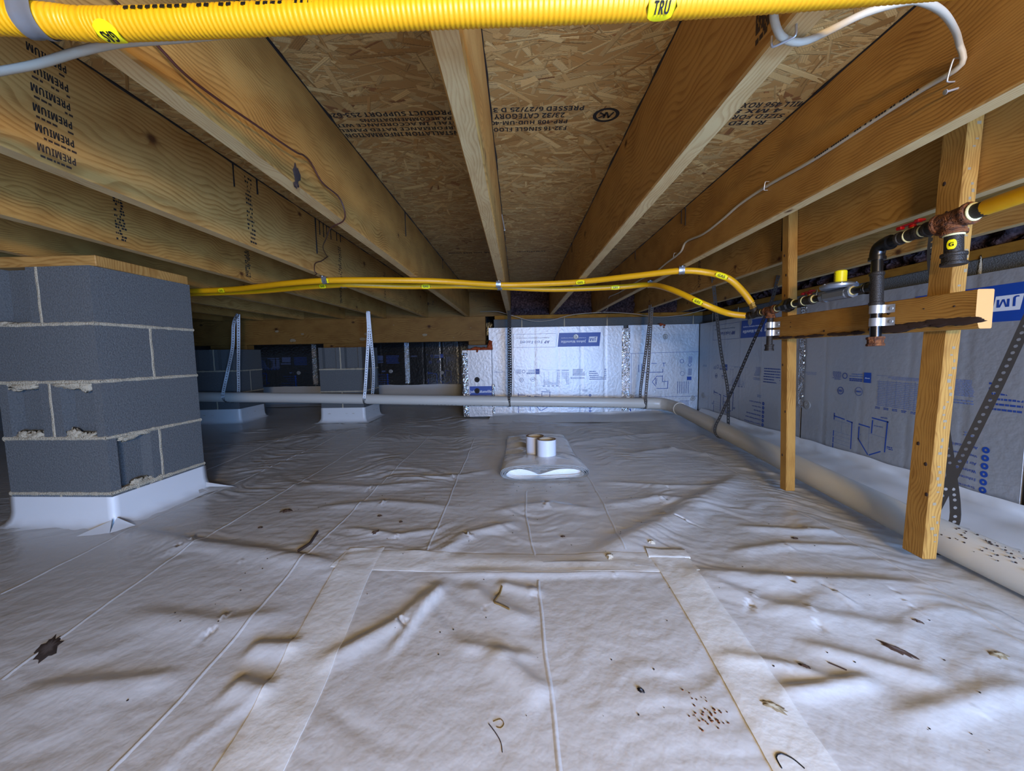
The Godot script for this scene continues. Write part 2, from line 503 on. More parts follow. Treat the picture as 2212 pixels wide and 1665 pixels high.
# a fold pushed up along a line; «lean» steepens the side towards the camera
func fold(line: Array, amp: float, wide: float, lean := 0.0, fade := true) -> void:
	var w := gx.size()
	var total := 0.0
	for k in line.size() - 1: total += (line[k + 1] - line[k]).length()
	var run := 0.0
	var reach := wide * 3.0
	for k in line.size() - 1:
		var a: Vector2 = line[k]; var b: Vector2 = line[k + 1]
		var ln := (b - a).length()
		var i0 := cell(gx, minf(a.x, b.x) - reach); var i1 := cell(gx, maxf(a.x, b.x) + reach)
		var j0 := cell(gz, minf(a.y, b.y) - reach); var j1 := cell(gz, maxf(a.y, b.y) + reach)
		var d := (b - a) / ln
		for j in range(j0, j1 + 1):
			for i in range(i0, i1 + 1):
				var p := Vector2(gx[i], gz[j]) - a
				var s := p.dot(d)
				if (s < 0.0 and k > 0) or s >= ln:
					if not (s >= ln and k == line.size() - 2): continue
				var q := p.x * d.y - p.y * d.x
				var e := exp(-(q * q) / (wide * wide) * (1.0 + lean * signf(q)))
				var t := (run + s) / total
				var f := 1.0
				if fade: f = clampf(minf(t + 0.12, 1.12 - t) / 0.3, 0.0, 1.0)
				f = f * f * (3.0 - 2.0 * f)
				gh[j * w + i] += amp * e * f
		run += ln

func make_floor() -> void:
	gx = spread(-4.6, -2.2, 0.08, gx); gx = spread(-2.2, -0.75, 0.0105, gx); gx = spread(-0.75, 1.2, 0.008, gx); gx = spread(1.2, 1.80, 0.02, gx); gx.append(1.80)
	gz = spread(-5.2, -3.75, 0.06, gz); gz = spread(-3.75, -1.9, 0.012, gz); gz = spread(-1.9, -0.4, 0.008, gz); gz = spread(-0.4, 1.3, 0.09, gz); gz.append(1.3)
	var w := gx.size(); var h := gz.size()
	gh.resize(w * h)
	var big := FastNoiseLite.new(); big.seed = 2; big.frequency = 1.0; big.fractal_octaves = 2
	var wr := FastNoiseLite.new(); wr.seed = 9; wr.frequency = 1.0; wr.fractal_octaves = 3
	var md := FastNoiseLite.new(); md.seed = 4; md.frequency = 0.9; md.fractal_octaves = 1
	for j in h:
		var z := gz[j]
		for i in w:
			var x := gx[i]
			var hh := big.get_noise_2d(x * 0.7, z * 0.7) * 0.010
			if x > -2.3 and z < -0.35:
				# folds run mostly across, tighter towards the back
				var warp := big.get_noise_2d(x * 1.6 + 7.0, z * 1.1) * 0.30
				var a := clampf(md.get_noise_2d(x * 1.5, z * 1.7) * 1.6 + 0.45, 0.08, 1.0)
				var n1 := wr.get_noise_2d(x * 1.1, (z + warp) * 5.2)
				var n2 := wr.get_noise_2d(x * 2.2 + 31.0, (z + warp * 0.7) * 13.0)
				var back := clampf((-z - 0.9) / 1.2, 0.0, 1.0)
				hh += (1.0 - absf(n1) * 2.2) * (0.0022 + 0.0030 * back) * a + (1.0 - absf(n2) * 2.4) * 0.0022 * (0.35 + 0.9 * back) * a
				if back > 0.0:
					hh += wr.get_noise_2d(x * 4.0 + 11.0, z * 26.0) * 0.0022 * back
				hh += wr.get_noise_2d(x * 9.0, z * 9.0 + 5.0) * 0.0011
			gh[j * w + i] = hh
	for f in [
		[[-1.39, -1.30, -1.08, -1.20, -0.81, -1.14, -0.52, -1.06], 0.015, 0.034, 0.5], [[-0.25, -1.13, -0.18, -1.26, -0.02, -1.35], 0.011, 0.024, 0.4],
		[[0.22, -1.12, 0.55, -1.37, 1.03, -1.82], 0.018, 0.045, 0.5], [[0.47, -1.01, 0.69, -0.97, 1.00, -0.94], 0.014, 0.03, 0.5],
		[[0.46, -1.00, 0.55, -0.89, 0.65, -0.83, 0.82, -0.79], 0.009, 0.03, 0.4], [[-0.40, -0.72, -0.28, -0.84, -0.21, -0.98], 0.012, 0.022, 0.3],
		[[-0.27, -0.75, -0.24, -0.87, -0.21, -0.96], 0.008, 0.012, 0.0], [[-0.57, -0.76, -0.47, -0.76], 0.013, 0.022, 0.4], [[-0.54, -0.67, -0.46, -0.65], 0.014, 0.022, 0.4],
		[[-0.21, -1.03, 0.03, -1.02, 0.25, -1.02, 0.36, -1.01], 0.008, 0.014, 0.3], [[-0.14, -0.97, -0.07, -0.90, 0.02, -0.83], 0.009, 0.022, 0.3],
		[[-0.06, -0.98, 0.03, -0.94, 0.05, -0.95], 0.008, 0.014, 0.3], [[-0.14, -0.77, -0.04, -0.74, 0.02, -0.73], 0.006, 0.014, 0.3], [[-0.06, -0.74, -0.01, -0.69, 0.04, -0.64], 0.010, 0.026, 0.4],
		[[0.45, -0.64, 0.53, -0.65, 0.63, -0.67], 0.010, 0.014, 0.5], [[0.57, -0.75, 0.65, -0.71, 0.75, -0.66], 0.008, 0.02, 0.3], [[-0.32, -1.05, -0.23, -1.10, 0.03, -1.09, 0.27, -1.05], 0.005, 0.012, 0.2],
		[[-0.59, -1.30, -0.41, -1.25, -0.30, -1.30], 0.008, 0.016, 0.3], [[-0.44, -1.17, -0.35, -1.14, -0.28, -1.14], 0.006, 0.013, 0.3], [[0.01, -1.07, 0.23, -1.07, 0.38, -1.04], 0.006, 0.012, 0.3],
		[[0.75, -1.29, 0.95, -1.25, 1.11, -1.24], 0.009, 0.02, 0.4], [[0.63, -1.12, 0.81, -1.16, 1.04, -1.13], 0.008, 0.022, 0.4], [[-0.91, -0.86, -0.69, -0.83, -0.57, -0.86], 0.010, 0.034, 0.4],
		[[-0.91, -0.66, -0.76, -0.67, -0.66, -0.69], 0.009, 0.024, 0.4], [[0.60, -0.84, 0.76, -0.91, 0.90, -0.89, 1.06, -0.84], 0.007, 0.034, 0.4], [[-0.08, -1.47, 0.11, -1.53, 0.31, -1.44], 0.010, 0.03, 0.4],
		[[0.36, -1.78, 0.66, -1.71, 0.89, -1.69], 0.009, 0.024, 0.4], [[0.34, -1.50, 0.58, -1.57, 0.70, -1.53], 0.010, 0.03, 0.4], [[-0.59, -1.85, -0.33, -1.88, -0.09, -2.02], 0.009, 0.026, 0.4],
		[[-1.05, -1.77, -0.68, -1.72, -0.38, -1.81], 0.010, 0.03, 0.4], [[-0.78, -1.49, -0.56, -1.55, -0.30, -1.50], 0.010, 0.03, 0.4], [[0.64, -2.22, 0.94, -2.37, 1.13, -2.15], 0.012, 0.035, 0.4],
		[[0.33, -2.53, 0.87, -2.78, 1.16, -2.84], 0.010, 0.03, 0.4], [[1.11, -1.97, 1.20, -1.89, 1.26, -1.85], 0.009, 0.015, 0.0], [[0.61, -0.59, 0.74, -0.62, 0.88, -0.65], 0.008, 0.02, 0.3], [[0.39, -0.72, 0.50, -0.70, 0.56, -0.67], 0.006, 0.012, 0.3]]:
		fold(pts2(f[0]), f[1] * 0.8, f[2], f[3])
	# lie flat under what stands on it, and never above the ground line there
	for j in h:
		for i in w:
			var x := gx[i]; var z := gz[j]
			if x > 1.02 and z > -1.7 and z < -0.9: gh[j * w + i] = minf(gh[j * w + i], 0.006)
			var k := clampf((Vector2(x - 0.115, (z + 2.2) * 0.55).length() - 0.24) / 0.1, 0, 1)
			gh[j * w + i] *= k
			# dip under the white drain pipe
			var px := 1.194 + (1.30 - 1.194) * clampf((-1.2 - z) / 1.9, -1.0, 1.0)
			var py := 0.068 + (0.135 - 0.068) * clampf((-1.2 - z) / 1.9, -0.5, 1.0) - 0.056
			if absf(x - px) < 0.09: gh[j * w + i] = minf(gh[j * w + i], py)
	var mb := MB.new()
	var P := PackedVector3Array(); P.resize(w * h)
	var N := PackedVector3Array(); N.resize(w * h)
	for j in h:
		for i in w: P[j * w + i] = Vector3(gx[i], gh[j * w + i], gz[j])
	for j in h:
		for i in w:
			var a := P[j * w + mini(i + 1, w - 1)] - P[j * w + maxi(i - 1, 0)]
			var b := P[mini(j + 1, h - 1) * w + i] - P[maxi(j - 1, 0) * w + i]
			N[j * w + i] = b.cross(a).normalized()
	var ix := PackedInt32Array(); ix.resize((w - 1) * (h - 1) * 6)
	var at := 0
	for j in h - 1:
		for i in w - 1:
			var a := j * w + i
			for k in [a, a + 1, a + w + 1, a, a + w + 1, a + w]:
				ix[at] = k; at += 1
	var arr := []; arr.resize(Mesh.ARRAY_MAX)
	arr[Mesh.ARRAY_VERTEX] = P; arr[Mesh.ARRAY_NORMAL] = N; arr[Mesh.ARRAY_INDEX] = ix
	var am := ArrayMesh.new(); am.add_surface_from_arrays(Mesh.PRIMITIVE_TRIANGLES, arr)
	var fl := struct(obj("floor", am, M.liner), "white plastic liner spread in folds over the ground", "floor")
	# the soil slab beneath
	var sb := MB.new(); box(sb, Vector3(-1.4, -0.16, -1.95), Vector3(6.5, 0.16, 6.6), 0.0)
	obj("soil", sb.mesh(), M.soil, fl)
	# sharp creases left by the folding of the sheet
	for c in [[-0.319, -2.75, -0.299, -1.651, -0.289, -1.148], [-0.676, -3.0, -0.648, -1.456, -0.650, -1.083, -0.623, -0.809, -0.615, -0.626, -0.615, -0.45], [-1.106, -3.2, -1.059, -1.761, -1.054, -1.201, -1.024, -0.912, -0.994, -0.677],
			[-1.389, -2.98, -1.383, -1.735, -1.375, -1.25, -1.351, -0.941], [-1.786, -3.35, -1.716, -1.95], [0.029, -1.669, 0.024, -1.380, 0.040, -1.11], [0.046, -0.99, 0.049, -0.652, 0.051, -0.45],
			[0.330, -2.75, 0.335, -1.769, 0.317, -1.134], [1.069, -2.589, 1.070, -1.856, 1.035, -1.529], [1.037, -1.45, 1.026, -1.145, 1.023, -0.924, 0.994, -0.65]]:
		strip_on_floor("crease", c, 0.011, 0.0022, fl, M.liner, true)
	# strips of white tape over the seams
	strip_on_floor("seam_tape", [-0.54, -1.105, -0.20, -1.085, 0.10, -1.075, 0.40, -1.065, 0.484, -1.062], 0.10, 0.0012, fl, M.tape, false)
	strip_on_floor("seam_tape", [-0.480, -1.165, -0.470, -1.0, -0.440, -0.80, -0.415, -0.62, -0.402, -0.44], 0.105, 0.0020, fl, M.tape, false)
	strip_on_floor("seam_tape", [0.425, -1.10, 0.424, -0.95, 0.416, -0.75, 0.404, -0.58, 0.396, -0.44], 0.095, 0.0020, fl, M.tape, false)
	strip_on_floor("seam_tape", [0.375, -1.118, 0.43, -1.112, 0.49, -1.108], 0.05, 0.0032, fl, M.tape, false)

# a ribbon that follows the liner; a tent section for creases, flat for tape
func strip_on_floor(called: String, line: Array, wide: float, lift: float, parent: Node, m: Material, tent: bool) -> void:
	var p3 := []
	for q in pts2(line): p3.append(Vector3(q.x, 0, q.y))
	var path := curve(p3, 0.012)
	var rows := []
	var cols := [-0.5, -0.16, 0.0, 0.16, 0.5] if tent else [-0.502, -0.5, -0.3, -0.1, 0.1, 0.3, 0.5, 0.502]
	for i in path.size():
		var t: Vector3 = (path[mini(i + 1, path.size() - 1)] - path[maxi(i - 1, 0)]).normalized()
		var s := Vector3(-t.z, 0, t.x)
		var row := PackedVector3Array()
		var wob := sin(i * 0.37) * 0.0012 + sin(i * 0.11) * 0.002
		for c in cols:
			var p: Vector3 = path[i] + s * (c * wide + (wob if tent else 0.0))
			var up := lift * (1.0 - absf(c) * 2.0) - 0.0003 if tent else (lift if absf(c) < 0.501 else -0.001)
			p.y = ground(p.x, p.z) + up
			row.append(p)
		rows.append(row)
	var mb := MB.new(); mb.grid(rows, false)
	obj(called, mb.mesh(), m, parent)

# ------------------------------------------------------------------ overhead: strand board, joists, girder
func make_ceiling() -> void:
	var c := struct(holder("ceiling"), "strand board subfloor seen from below between the joists", "ceiling")
	var zs := [1.35, 0.797, -0.438, -1.673, -2.908, -4.143, -5.25]
	var row := 0
	for k in zs.size() - 1:
		var xs := [-4.6, -3.328, -0.890, 1.80] if row % 2 == 0 else [-4.6, -2.109, 0.329, 1.80]
		row += 1
		for i in xs.size() - 1:
			var a := Vector3(xs[i] + 0.001, OSB, zs[k + 1] + 0.0012); var b := Vector3(xs[i + 1] - 0.001, OSB + 0.018, zs[k] - 0.0012)
			var mb := MB.new()
			box(mb, Vector3.ZERO, b - a, 0.0015, 0, Vector2(rng.randf() * 4, rng.randf() * 4))
			var o := obj("osb_panel", mb.mesh(), M.osb, c)
			o.position = (a + b) / 2.0
	# lid above, so that no light leaks through the joints
	var lid := MB.new(); box(lid, Vector3(-1.4, OSB + 0.05, -1.95), Vector3(6.6, 0.05, 6.8), 0.0)
	obj("upper_floor", lid.mesh(), M.fir0, c)
	# black print on the boards, read from the far side: the letters' tops point to the camera
	var f := Basis(Vector3(-1, 0, 0), Vector3(0, 0, -1), Vector3(0, -1, 0))
	var at := func(x: float, z: float) -> Transform3D: return Transform3D(f, Vector3(x, OSB - 0.0002, z))
	for l in [["PRESSED 6/27/25 D 3", 0.062, -1.018, 0.225, 0.018], ["23/32 CATEGORY", 0.040, -1.045, 0.180, 0.020], ["PRP-108 HUD-UM-40", 0.040, -1.073, 0.200, 0.016], ["F32-16 SINGLE FLOOR", 0.036, -1.103, 0.210, 0.018],
			["APA PRODUCT SUPPORT 253-620", -0.285, -1.022, 0.37, 0.018], ["APA RECOMMENDATIONS", -0.270, -1.046, 0.25, 0.013], ["INSTALL IN ACCORDANCE WITH", -0.300, -1.066, 0.36, 0.013], ["PERFORMANCE RATED PANEL", -0.300, -1.088, 0.33, 0.013], ["INSTALLATION INFORMATION", -0.300, -1.112, 0.32, 0.018],
			["MILL 456 ROXBO", 0.630, -1.026, 0.19, 0.020], ["4 MX 8", 0.620, -1.050, 0.12, 0.016], ["SIZED FOR S", 0.625, -1.074, 0.15, 0.018], ["RATED S", 0.610, -1.102, 0.12, 0.018],
			["THIS SIDE DOWN", -0.30, -2.37, 0.20, 0.022], ["APA", -0.155, -2.37, 0.07, 0.022], ["23/32 CATEGORY", 0.09, -2.37, 0.17, 0.022], ["SIZED FOR SPACING", 0.50, -2.36, 0.19, 0.02]]:
		letters("board_print", l[0], l[4], l[3], M.stamp, c, at.call(l[1], l[2]), heavy)
	var mk := MB.new()
	ink_ring(mk, Vector2(0, 0), 0.030, 0.008, 0.0, 22, 1.12)
	for s in [[-0.016, -0.010, -0.008, 0.010], [-0.008, 0.010, 0.0, -0.010], [0.002, -0.010, 0.004, 0.010], [0.004, 0.0, 0.016, 0.010], [0.004, 0.0, 0.016, -0.010]]:
		ink_line(mk, Vector2(s[0], s[1]), Vector2(s[2], s[3]), 0.005, 0.0)
	obj("board_mark", mk.mesh(), M.stamp, c).transform = Transform3D(f, Vector3(0.236, OSB - 0.0006, -1.050))

const JX0 := -0.077
func jx(i: int) -> float: return JX0 + 0.4064 * i

# adhesive squeezed out along the top of a joist, with runs
func bead(parent: Node, x: float, side: float, z0: float, z1: float, seed_: int, runs: Array) -> void:
	var mb := MB.new()
	var ns := FastNoiseLite.new(); ns.seed = seed_; ns.frequency = 6.0
	var run := []; var rad := []
	var n := int((z0 - z1) / 0.02)
	for k in n + 1:
		var z := lerpf(z0, z1, float(k) / n)
		run.append(Vector3(x + side * 0.0195, OSB - 0.001, z)); rad.append(clampf(0.0026 + ns.get_noise_1d(z) * 0.004, 0.0006, 0.006))
	tube(mb, run, rad, 6)
	for r in runs:   # [z, length, thickness]
		var y := OSB - 0.002; var p := []; var rr := []
		for k in 5:
			p.append(Vector3(x + side * 0.0198, y - r[1] * k / 4.0, r[0])); rr.append(r[2] * [1.0, 0.7, 0.6, 0.75, 0.8][k])
		tube(mb, p, rr, 6)
	obj("adhesive_bead", mb.mesh(), M.tar, parent)

func stamp_column(parent: Node, x: float, side: float, z: float, y0: float, y1: float, kind: int, faint := false) -> void:
	# print across the face of a joist: short lines stacked up its depth, upside down
	var b := Basis(Vector3(0, 0, 1) * side, Vector3(0, -1, 0), Vector3(side, 0, 0))
	if kind == 0:
		for k in 6:
			letters("grade_stamp", "PREMIUM", 0.014, 0.062, M.stamp_faint if k == 0 else M.stamp, parent, Transform3D(b, Vector3(x, lerpf(y0, y1, (k + 0.5) / 6.0), z)))
	var mb := MB.new()
	var rows := 6 if kind == 0 else 16
	for k in rows:
		var yy := lerpf(y0, y1, (k + (0.0 if kind == 0 else 0.5)) / rows)
		var q := -0.028 if kind == 0 else -0.015
		while q < (0.028 if kind == 0 else 0.015):
			var wv := 0.003 + rng.randf() * 0.007
			if rng.randf() < 0.72: ink_rect(mb, q, (yy - y0), q + wv, (yy - y0) + (0.004 if kind == 0 else 0.0062), 0.0003)
			q += wv + 0.002
	var o := obj("grade_print", mb.mesh(), M.stamp_faint if (faint or kind == 0) else M.stamp, parent); stuff(o)
	o.transform = Transform3D(Basis(Vector3(0, 0, 1) * -side, Vector3(0, 1, 0), Vector3(side, 0, 0)), Vector3(x, y0, z))

func make_joists() -> void:
	var names := {
		0: "fir joist in the middle of the ceiling with a bent nail on its right side", 1: "fir joist with the white cable stapled under it, first to the right of the middle",
		2: "wide lit fir joist with the white cable running along its left side", 3: "fir joist that the two timber posts are fixed to", 4: "fir joist nearest the right wall, behind the gas pipework",
		-1: "fir joist with the thin brown wire hanging on its right side", -2: "fir joist with rows of PREMIUM stamped on it at upper left", -3: "fir joist just right of the large block pier, stamped with one dark column",
		-4: "dark fir joist resting on the large block pier", -5: "first fir joist left of the large block pier", -6: "second fir joist left of the large block pier", -7: "third fir joist left of the large block pier", -8: "fourth fir joist left of the large block pier", -9: "fifth fir joist left of the large block pier", -10: "fir joist along the far left wall"}
	for i in range(-10, 5):
		var x := jx(i)
		var back := -3.81 if i >= 0 else -5.13
		var t := thing("floor_joist", names[i], "joist", Vector3(x, JB, 0), "floor joists")
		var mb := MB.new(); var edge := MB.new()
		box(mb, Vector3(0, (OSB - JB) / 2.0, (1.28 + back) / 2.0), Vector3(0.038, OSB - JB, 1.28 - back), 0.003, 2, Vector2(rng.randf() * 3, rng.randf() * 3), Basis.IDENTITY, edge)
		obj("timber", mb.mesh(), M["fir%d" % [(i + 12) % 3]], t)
		obj("lower_edge", edge.mesh(), M.fir_bounce_lit, t)
		var lo := JB
		if i < -5: continue
		for side in [-1.0, 1.0]:
			if (side > 0 and i > 0) or (side < 0 and i < 0): continue
			var runs := []
			if i == -2: runs = [[-1.24, 0.07, 0.003], [-1.35, 0.05, 0.004], [-1.73, 0.15, 0.004], [-1.765, 0.06, 0.003], [-1.80, 0.06, 0.003], [-1.83, 0.05, 0.0028], [-1.87, 0.05, 0.0028], [-1.93, 0.04, 0.003], [-1.97, 0.035, 0.003]]
			if i == -1: runs = [[-1.68, 0.10, 0.003], [-2.50, 0.06, 0.003], [-3.4, 0.05, 0.003]]
			if i == 2: runs = [[-1.70, 0.075, 0.003], [-1.74, 0.055, 0.003], [-2.4, 0.05, 0.003]]
			if i == 3: runs = [[-1.66, 0.17, 0.004], [-1.70, 0.19, 0.003]]
			if i == 1: runs = [[-2.2, 0.05, 0.003], [-3.2, 0.04, 0.003]]
			var holder_ := t
			var mb2 := MB.new()
			bead_local(t, side, 1.2, -3.7, i * 3 + int(side), runs)
		var tt := func(side: float, z: float, y0: float, y1: float, kind: int, faint: bool) -> void: stamp_column(t, side * 0.0192, side, z, y0 - lo, y1 - lo, kind, faint)
		match i:
			-2:
				tt.call(1.0, -0.762, 0.978, 1.185, 0, false); tt.call(1.0, -1.305, 0.975, 1.19, 1, false); tt.call(1.0, -1.95, 0.98, 1.15, 1, true); tt.call(1.0, -2.6, 0.98, 1.15, 1, true)
			-3:
				tt.call(1.0, -1.275, 0.985, 1.13, 1, false); tt.call(1.0, -1.87, 0.985, 1.11, 1, false); tt.call(1.0, -2.85, 0.985, 1.11, 1, true)
			3: tt.call(-1.0, -2.45, 0.985, 1.15, 1, true)
			2: tt.call(-1.0, -2.75, 0.985, 1.15, 1, true)
			1:
				tt.call(-1.0, -0.52, 0.985, 1.08, 1, true)
			0:
				var nb := MB.new()
				tube(nb, curve(pts([0.019, 0.228, -1.72, 0.024, 0.205, -1.76, 0.028, 0.188, -1.80]), 0.006), 0.0022, 8)
				lathe(nb, [Vector2(0, 0), Vector2(0.0045, 0), Vector2(0.0045, 0.0015), Vector2(0, 0.0015)], 10, along(Vector3(0.028, 0.188, -1.80), Vector3(0.032, 0.170, -1.84)))
				obj("nail", nb.mesh(), M.steel, t)
			-1:
				# a knot torn out of the lower edge
				var kb := MB.new(); lump(kb, Vector3(0.0165, 0.020, -0.855), Vector3(0.010, 0.052, 0.030), 5, 0.3); obj("torn_knot", kb.mesh(), M.bark, t)
				var kb2 := MB.new(); lump(kb2, Vector3(0.018, 0.205, -0.72), Vector3(0.006, 0.030, 0.022), 6, 0.2); obj("knot", kb2.mesh(), M.bark, t)

func bead_local(t: Node3D, side: float, z0: float, z1: float, seed_: int, runs: Array) -> void:
	bead(t, 0.0, side, z0, z1, seed_, runs)
	var o: MeshInstance3D = t.get_child(t.get_child_count() - 1)
	o.position = Vector3(0, -JB, 0)

func make_girder() -> void:
	var t := thing("girder", "built-up timber girder carrying the joists across the back left", "beam", Vector3.ZERO)
	for k in 3:
		var o := board("ply", Vector3(-4.55, 0.733, -3.838 - k * 0.0385), Vector3(-0.308, 0.968, -3.800 - k * 0.0385), M.girder, t, 0)
	var kb := MB.new()
	for k in [[-0.90, 0.80, 0.05], [-1.47, 0.82, 0.05], [-1.51, 0.77, 0.06], [-2.1, 0.83, 0.03], [-2.2, 0.77, 0.06], [-2.35, 0.86, 0.04], [-0.62, 0.77, 0.012], [-0.45, 0.86, 0.012], [-1.2, 0.90, 0.012]]:
		lump(kb, Vector3(k[0], k[1], -3.7995), Vector3(k[2], k[2] * 0.5, 0.002), int(k[0] * 100), 0.3)
	stuff(obj("knots", kb.mesh(), M.stain, t))
	# short blocks between the joists, above the girder
	for i in range(-10, 0):
		var x0 := jx(i) + 0.0195; var x1 := jx(i + 1) - 0.0195
		var lab: String = ["blocking board over the girder end, beside the middle joist", "blocking board over the girder, one bay left of the girder end", "blocking board over the girder, two bays left of the girder end", "blocking board over the girder, three bays left of the girder end", "blocking board over the girder, four bays left of the girder end", "blocking board over the girder, five bays left of the girder end", "blocking board over the girder, six bays left of the girder end", "blocking board over the girder, seven bays left of the girder end", "blocking board over the girder, eight bays left of the girder end", "blocking board over the girder in the leftmost bay"][-1 - i]
		var b := board("blocking", Vector3(x0, 0.969, -3.868), Vector3(x1, OSB - 0.002, -3.830), M.girder, self, 0)
		tag(b, lab, "blocking", "blocking over the girder")
		var mb := MB.new()
		for k in 14:
			var xx := rng.randf_range(-0.17, 0.17); var yy := 0.11 - rng.randf() * rng.randf() * 0.13
			box(mb, Vector3(xx, yy, 0.0195), Vector3(0.003, 0.006 + rng.randf() * 0.014, 0.002), 0.0008)
		stuff(obj("adhesive_drips", mb.mesh(), M.tar, b))
	for k in [[-0.475, -0.31, 0.694, "short wood spacer under the girder end on the foil-wrapped pier"], [-1.90, -1.47, 0.689, "wood spacer under the girder on the middle block pier"], [-3.02, -2.66, 0.689, "wood spacer under the girder on the far left block pier"]]:
		tag(board("spacer", Vector3(k[0], k[2], -3.91), Vector3(k[1], 0.7325, -3.80), M.girder, self, 0), k[3], "spacer", "spacers under the girder")
	tag(board("cap_plate", Vector3(-1.87, 0.9325, -1.74), Vector3(-1.46, 0.969, -1.36), M.fir1, self, 0), "flat wood plate between the large block pier and its joist", "plate")

# ------------------------------------------------------------------ walls, block piers
func slab(called: String, a: Vector3, b: Vector3, m: Material, parent: Node) -> MeshInstance3D:
	var mb := MB.new(); box(mb, Vector3.ZERO, (b - a).abs(), 0.0)
	var o := obj(called, mb.mesh(), m, parent); o.position = (a + b) / 2.0
	return o

# a row of block faces standing a little proud of the wall body; dir 0 runs along x, 1 along z
func block_course(parent: Node, dir: int, from_: float, to: float, y0: float, y1: float, face: float, out: float, phase: float) -> void:
	var p := from_ - fposmod(from_ - phase, 0.4064)
	while p < to:
		var a := maxf(p + 0.005, from_); var b := minf(p + 0.4014, to)
		if b - a > 0.02:
			var mb := MB.new()
			var lo: Vector3; var hi: Vector3
			if dir == 0:
				lo = Vector3(a, y0, minf(face, face - out * 0.03)); hi = Vector3(b, y1, maxf(face, face - out * 0.03))
			else:
				lo = Vector3(minf(face, face - out * 0.03), y0, a); hi = Vector3(maxf(face, face - out * 0.03), y1, b)
			box(mb, Vector3.ZERO, hi - lo, 0.003)
			var o := obj("block", mb.mesh(), M.block, parent); o.position = (lo + hi) / 2.0
			var jm := MB.new()
			var je := b + 0.005
			if dir == 0: lump(jm, Vector3(je, (y0 + y1) / 2, face - out * 0.002), Vector3(0.014, (y1 - y0) * 1.08, 0.010), int(absf(je) * 100), 0.25)
			else: lump(jm, Vector3(face - out * 0.002, (y0 + y1) / 2, je), Vector3(0.010, (y1 - y0) * 1.08, 0.014), int(absf(je) * 100), 0.25)
			if b < to - 0.03: obj("mortar_joint", jm.mesh(), M.mortar, parent)
		p += 0.4064

func make_walls() -> void:
	var t := struct(holder("wall_back"), "grey block foundation wall at the back right, mostly behind foam board", "wall")
	slab("wall_core", Vector3(-0.22, -0.16, -3.95), Vector3(1.96, 0.931, -3.756), M.block, t)
	block_course(t, 0, -0.222, 1.76, 0.735, 0.929, -3.75, 1.0, 0.045)
	t = struct(holder("wall_right"), "grey block foundation wall along the right side above the foam board", "wall")
	slab("wall_core", Vector3(1.766, -0.16, -3.95), Vector3(1.96, 0.931, 1.42), M.block, t)
	block_course(t, 1, -3.75, 1.3, 0.735, 0.929, 1.76, -1.0, -1.94)
	# treated sill plates on the block
	tag(board("sill_plate", Vector3(-0.215, 0.931, -3.91), Vector3(1.90, 0.969, -3.768), M.treated, self, 0), "pale wood sill plate on top of the back block wall", "plate")
	tag(board("sill_plate", Vector3(1.765, 0.931, -3.767), Vector3(1.905, 0.969, 1.3), M.treated, self, 2), "greenish wood sill plate on top of the right block wall", "plate")
	for r in [["rim_board", Vector3(-0.2, 0.970, -3.93), Vector3(1.93, OSB, -3.892)], ["rim_board", Vector3(1.892, 0.970, -3.89), Vector3(1.93, OSB, 1.3)]]:
		struct(board(r[0], r[1], r[2], M.fir0, self, 0 if r[2].z < 0 else 2), "rim board hidden behind dark insulation", "trim")
	t = struct(holder("wall_far"), "dark foundation wall behind the girder at the far left", "wall")
	slab("wall_core", Vector3(-4.7, -0.16, -5.35), Vector3(-0.2, OSB, -5.155), M.block, t)
	t = struct(holder("wall_return"), "short return wall behind the foil-wrapped pier", "wall")
	slab("wall_core", Vector3(-0.2205, -0.16, -5.16), Vector3(-0.02, OSB, -3.951), M.block, t)
	t = struct(holder("wall_left"), "block foundation wall at the far left, lost in the dark", "wall")
	slab("wall_core", Vector3(-4.85, -0.16, -5.35), Vector3(-4.6, OSB + 0.02, 1.5), M.block, t)
	# rear wall behind the viewer, with the open access door that lets the daylight in
	t = struct(holder("wall_rear"), "block wall behind the viewer with the open access door", "wall")
	var d := [DOOR.position.x, DOOR.end.x, DOOR.position.y, DOOR.end.y]
	slab("wall_core", Vector3(-4.7, -0.16, 1.3), Vector3(d[0], OSB + 0.02, 1.5), M.block, t)
	slab("wall_core", Vector3(d[1], -0.16, 1.3), Vector3(1.97, OSB + 0.02, 1.5), M.block, t)
	slab("wall_core", Vector3(d[0], -0.16, 1.3), Vector3(d[1], d[2], 1.5), M.block, t)
	slab("wall_core", Vector3(d[0], d[3], 1.3), Vector3(d[1], OSB + 0.02, 1.5), M.block, t)

# outline of one block, long side along x; notch: -1 left end, 1 right end, 2 both, 0 none
func block_outline(l: float, w: float, notch: int) -> Array:
	var a := l / 2.0; var b := w / 2.0; var ear := 0.034; var dp := 0.040; var sl := 0.004
	var p := [Vector2(-a, -b), Vector2(a, -b)]
	if notch == 1 or notch == 2: p += [Vector2(a, -b + ear), Vector2(a - dp, -b + ear + sl), Vector2(a - dp, b - ear - sl), Vector2(a, b - ear)]
	p += [Vector2(a, b), Vector2(-a, b)]
	if notch == -1 or notch == 2: p += [Vector2(-a, b - ear), Vector2(-a + dp, b - ear - sl), Vector2(-a + dp, -b + ear + sl), Vector2(-a, -b + ear)]
	return p

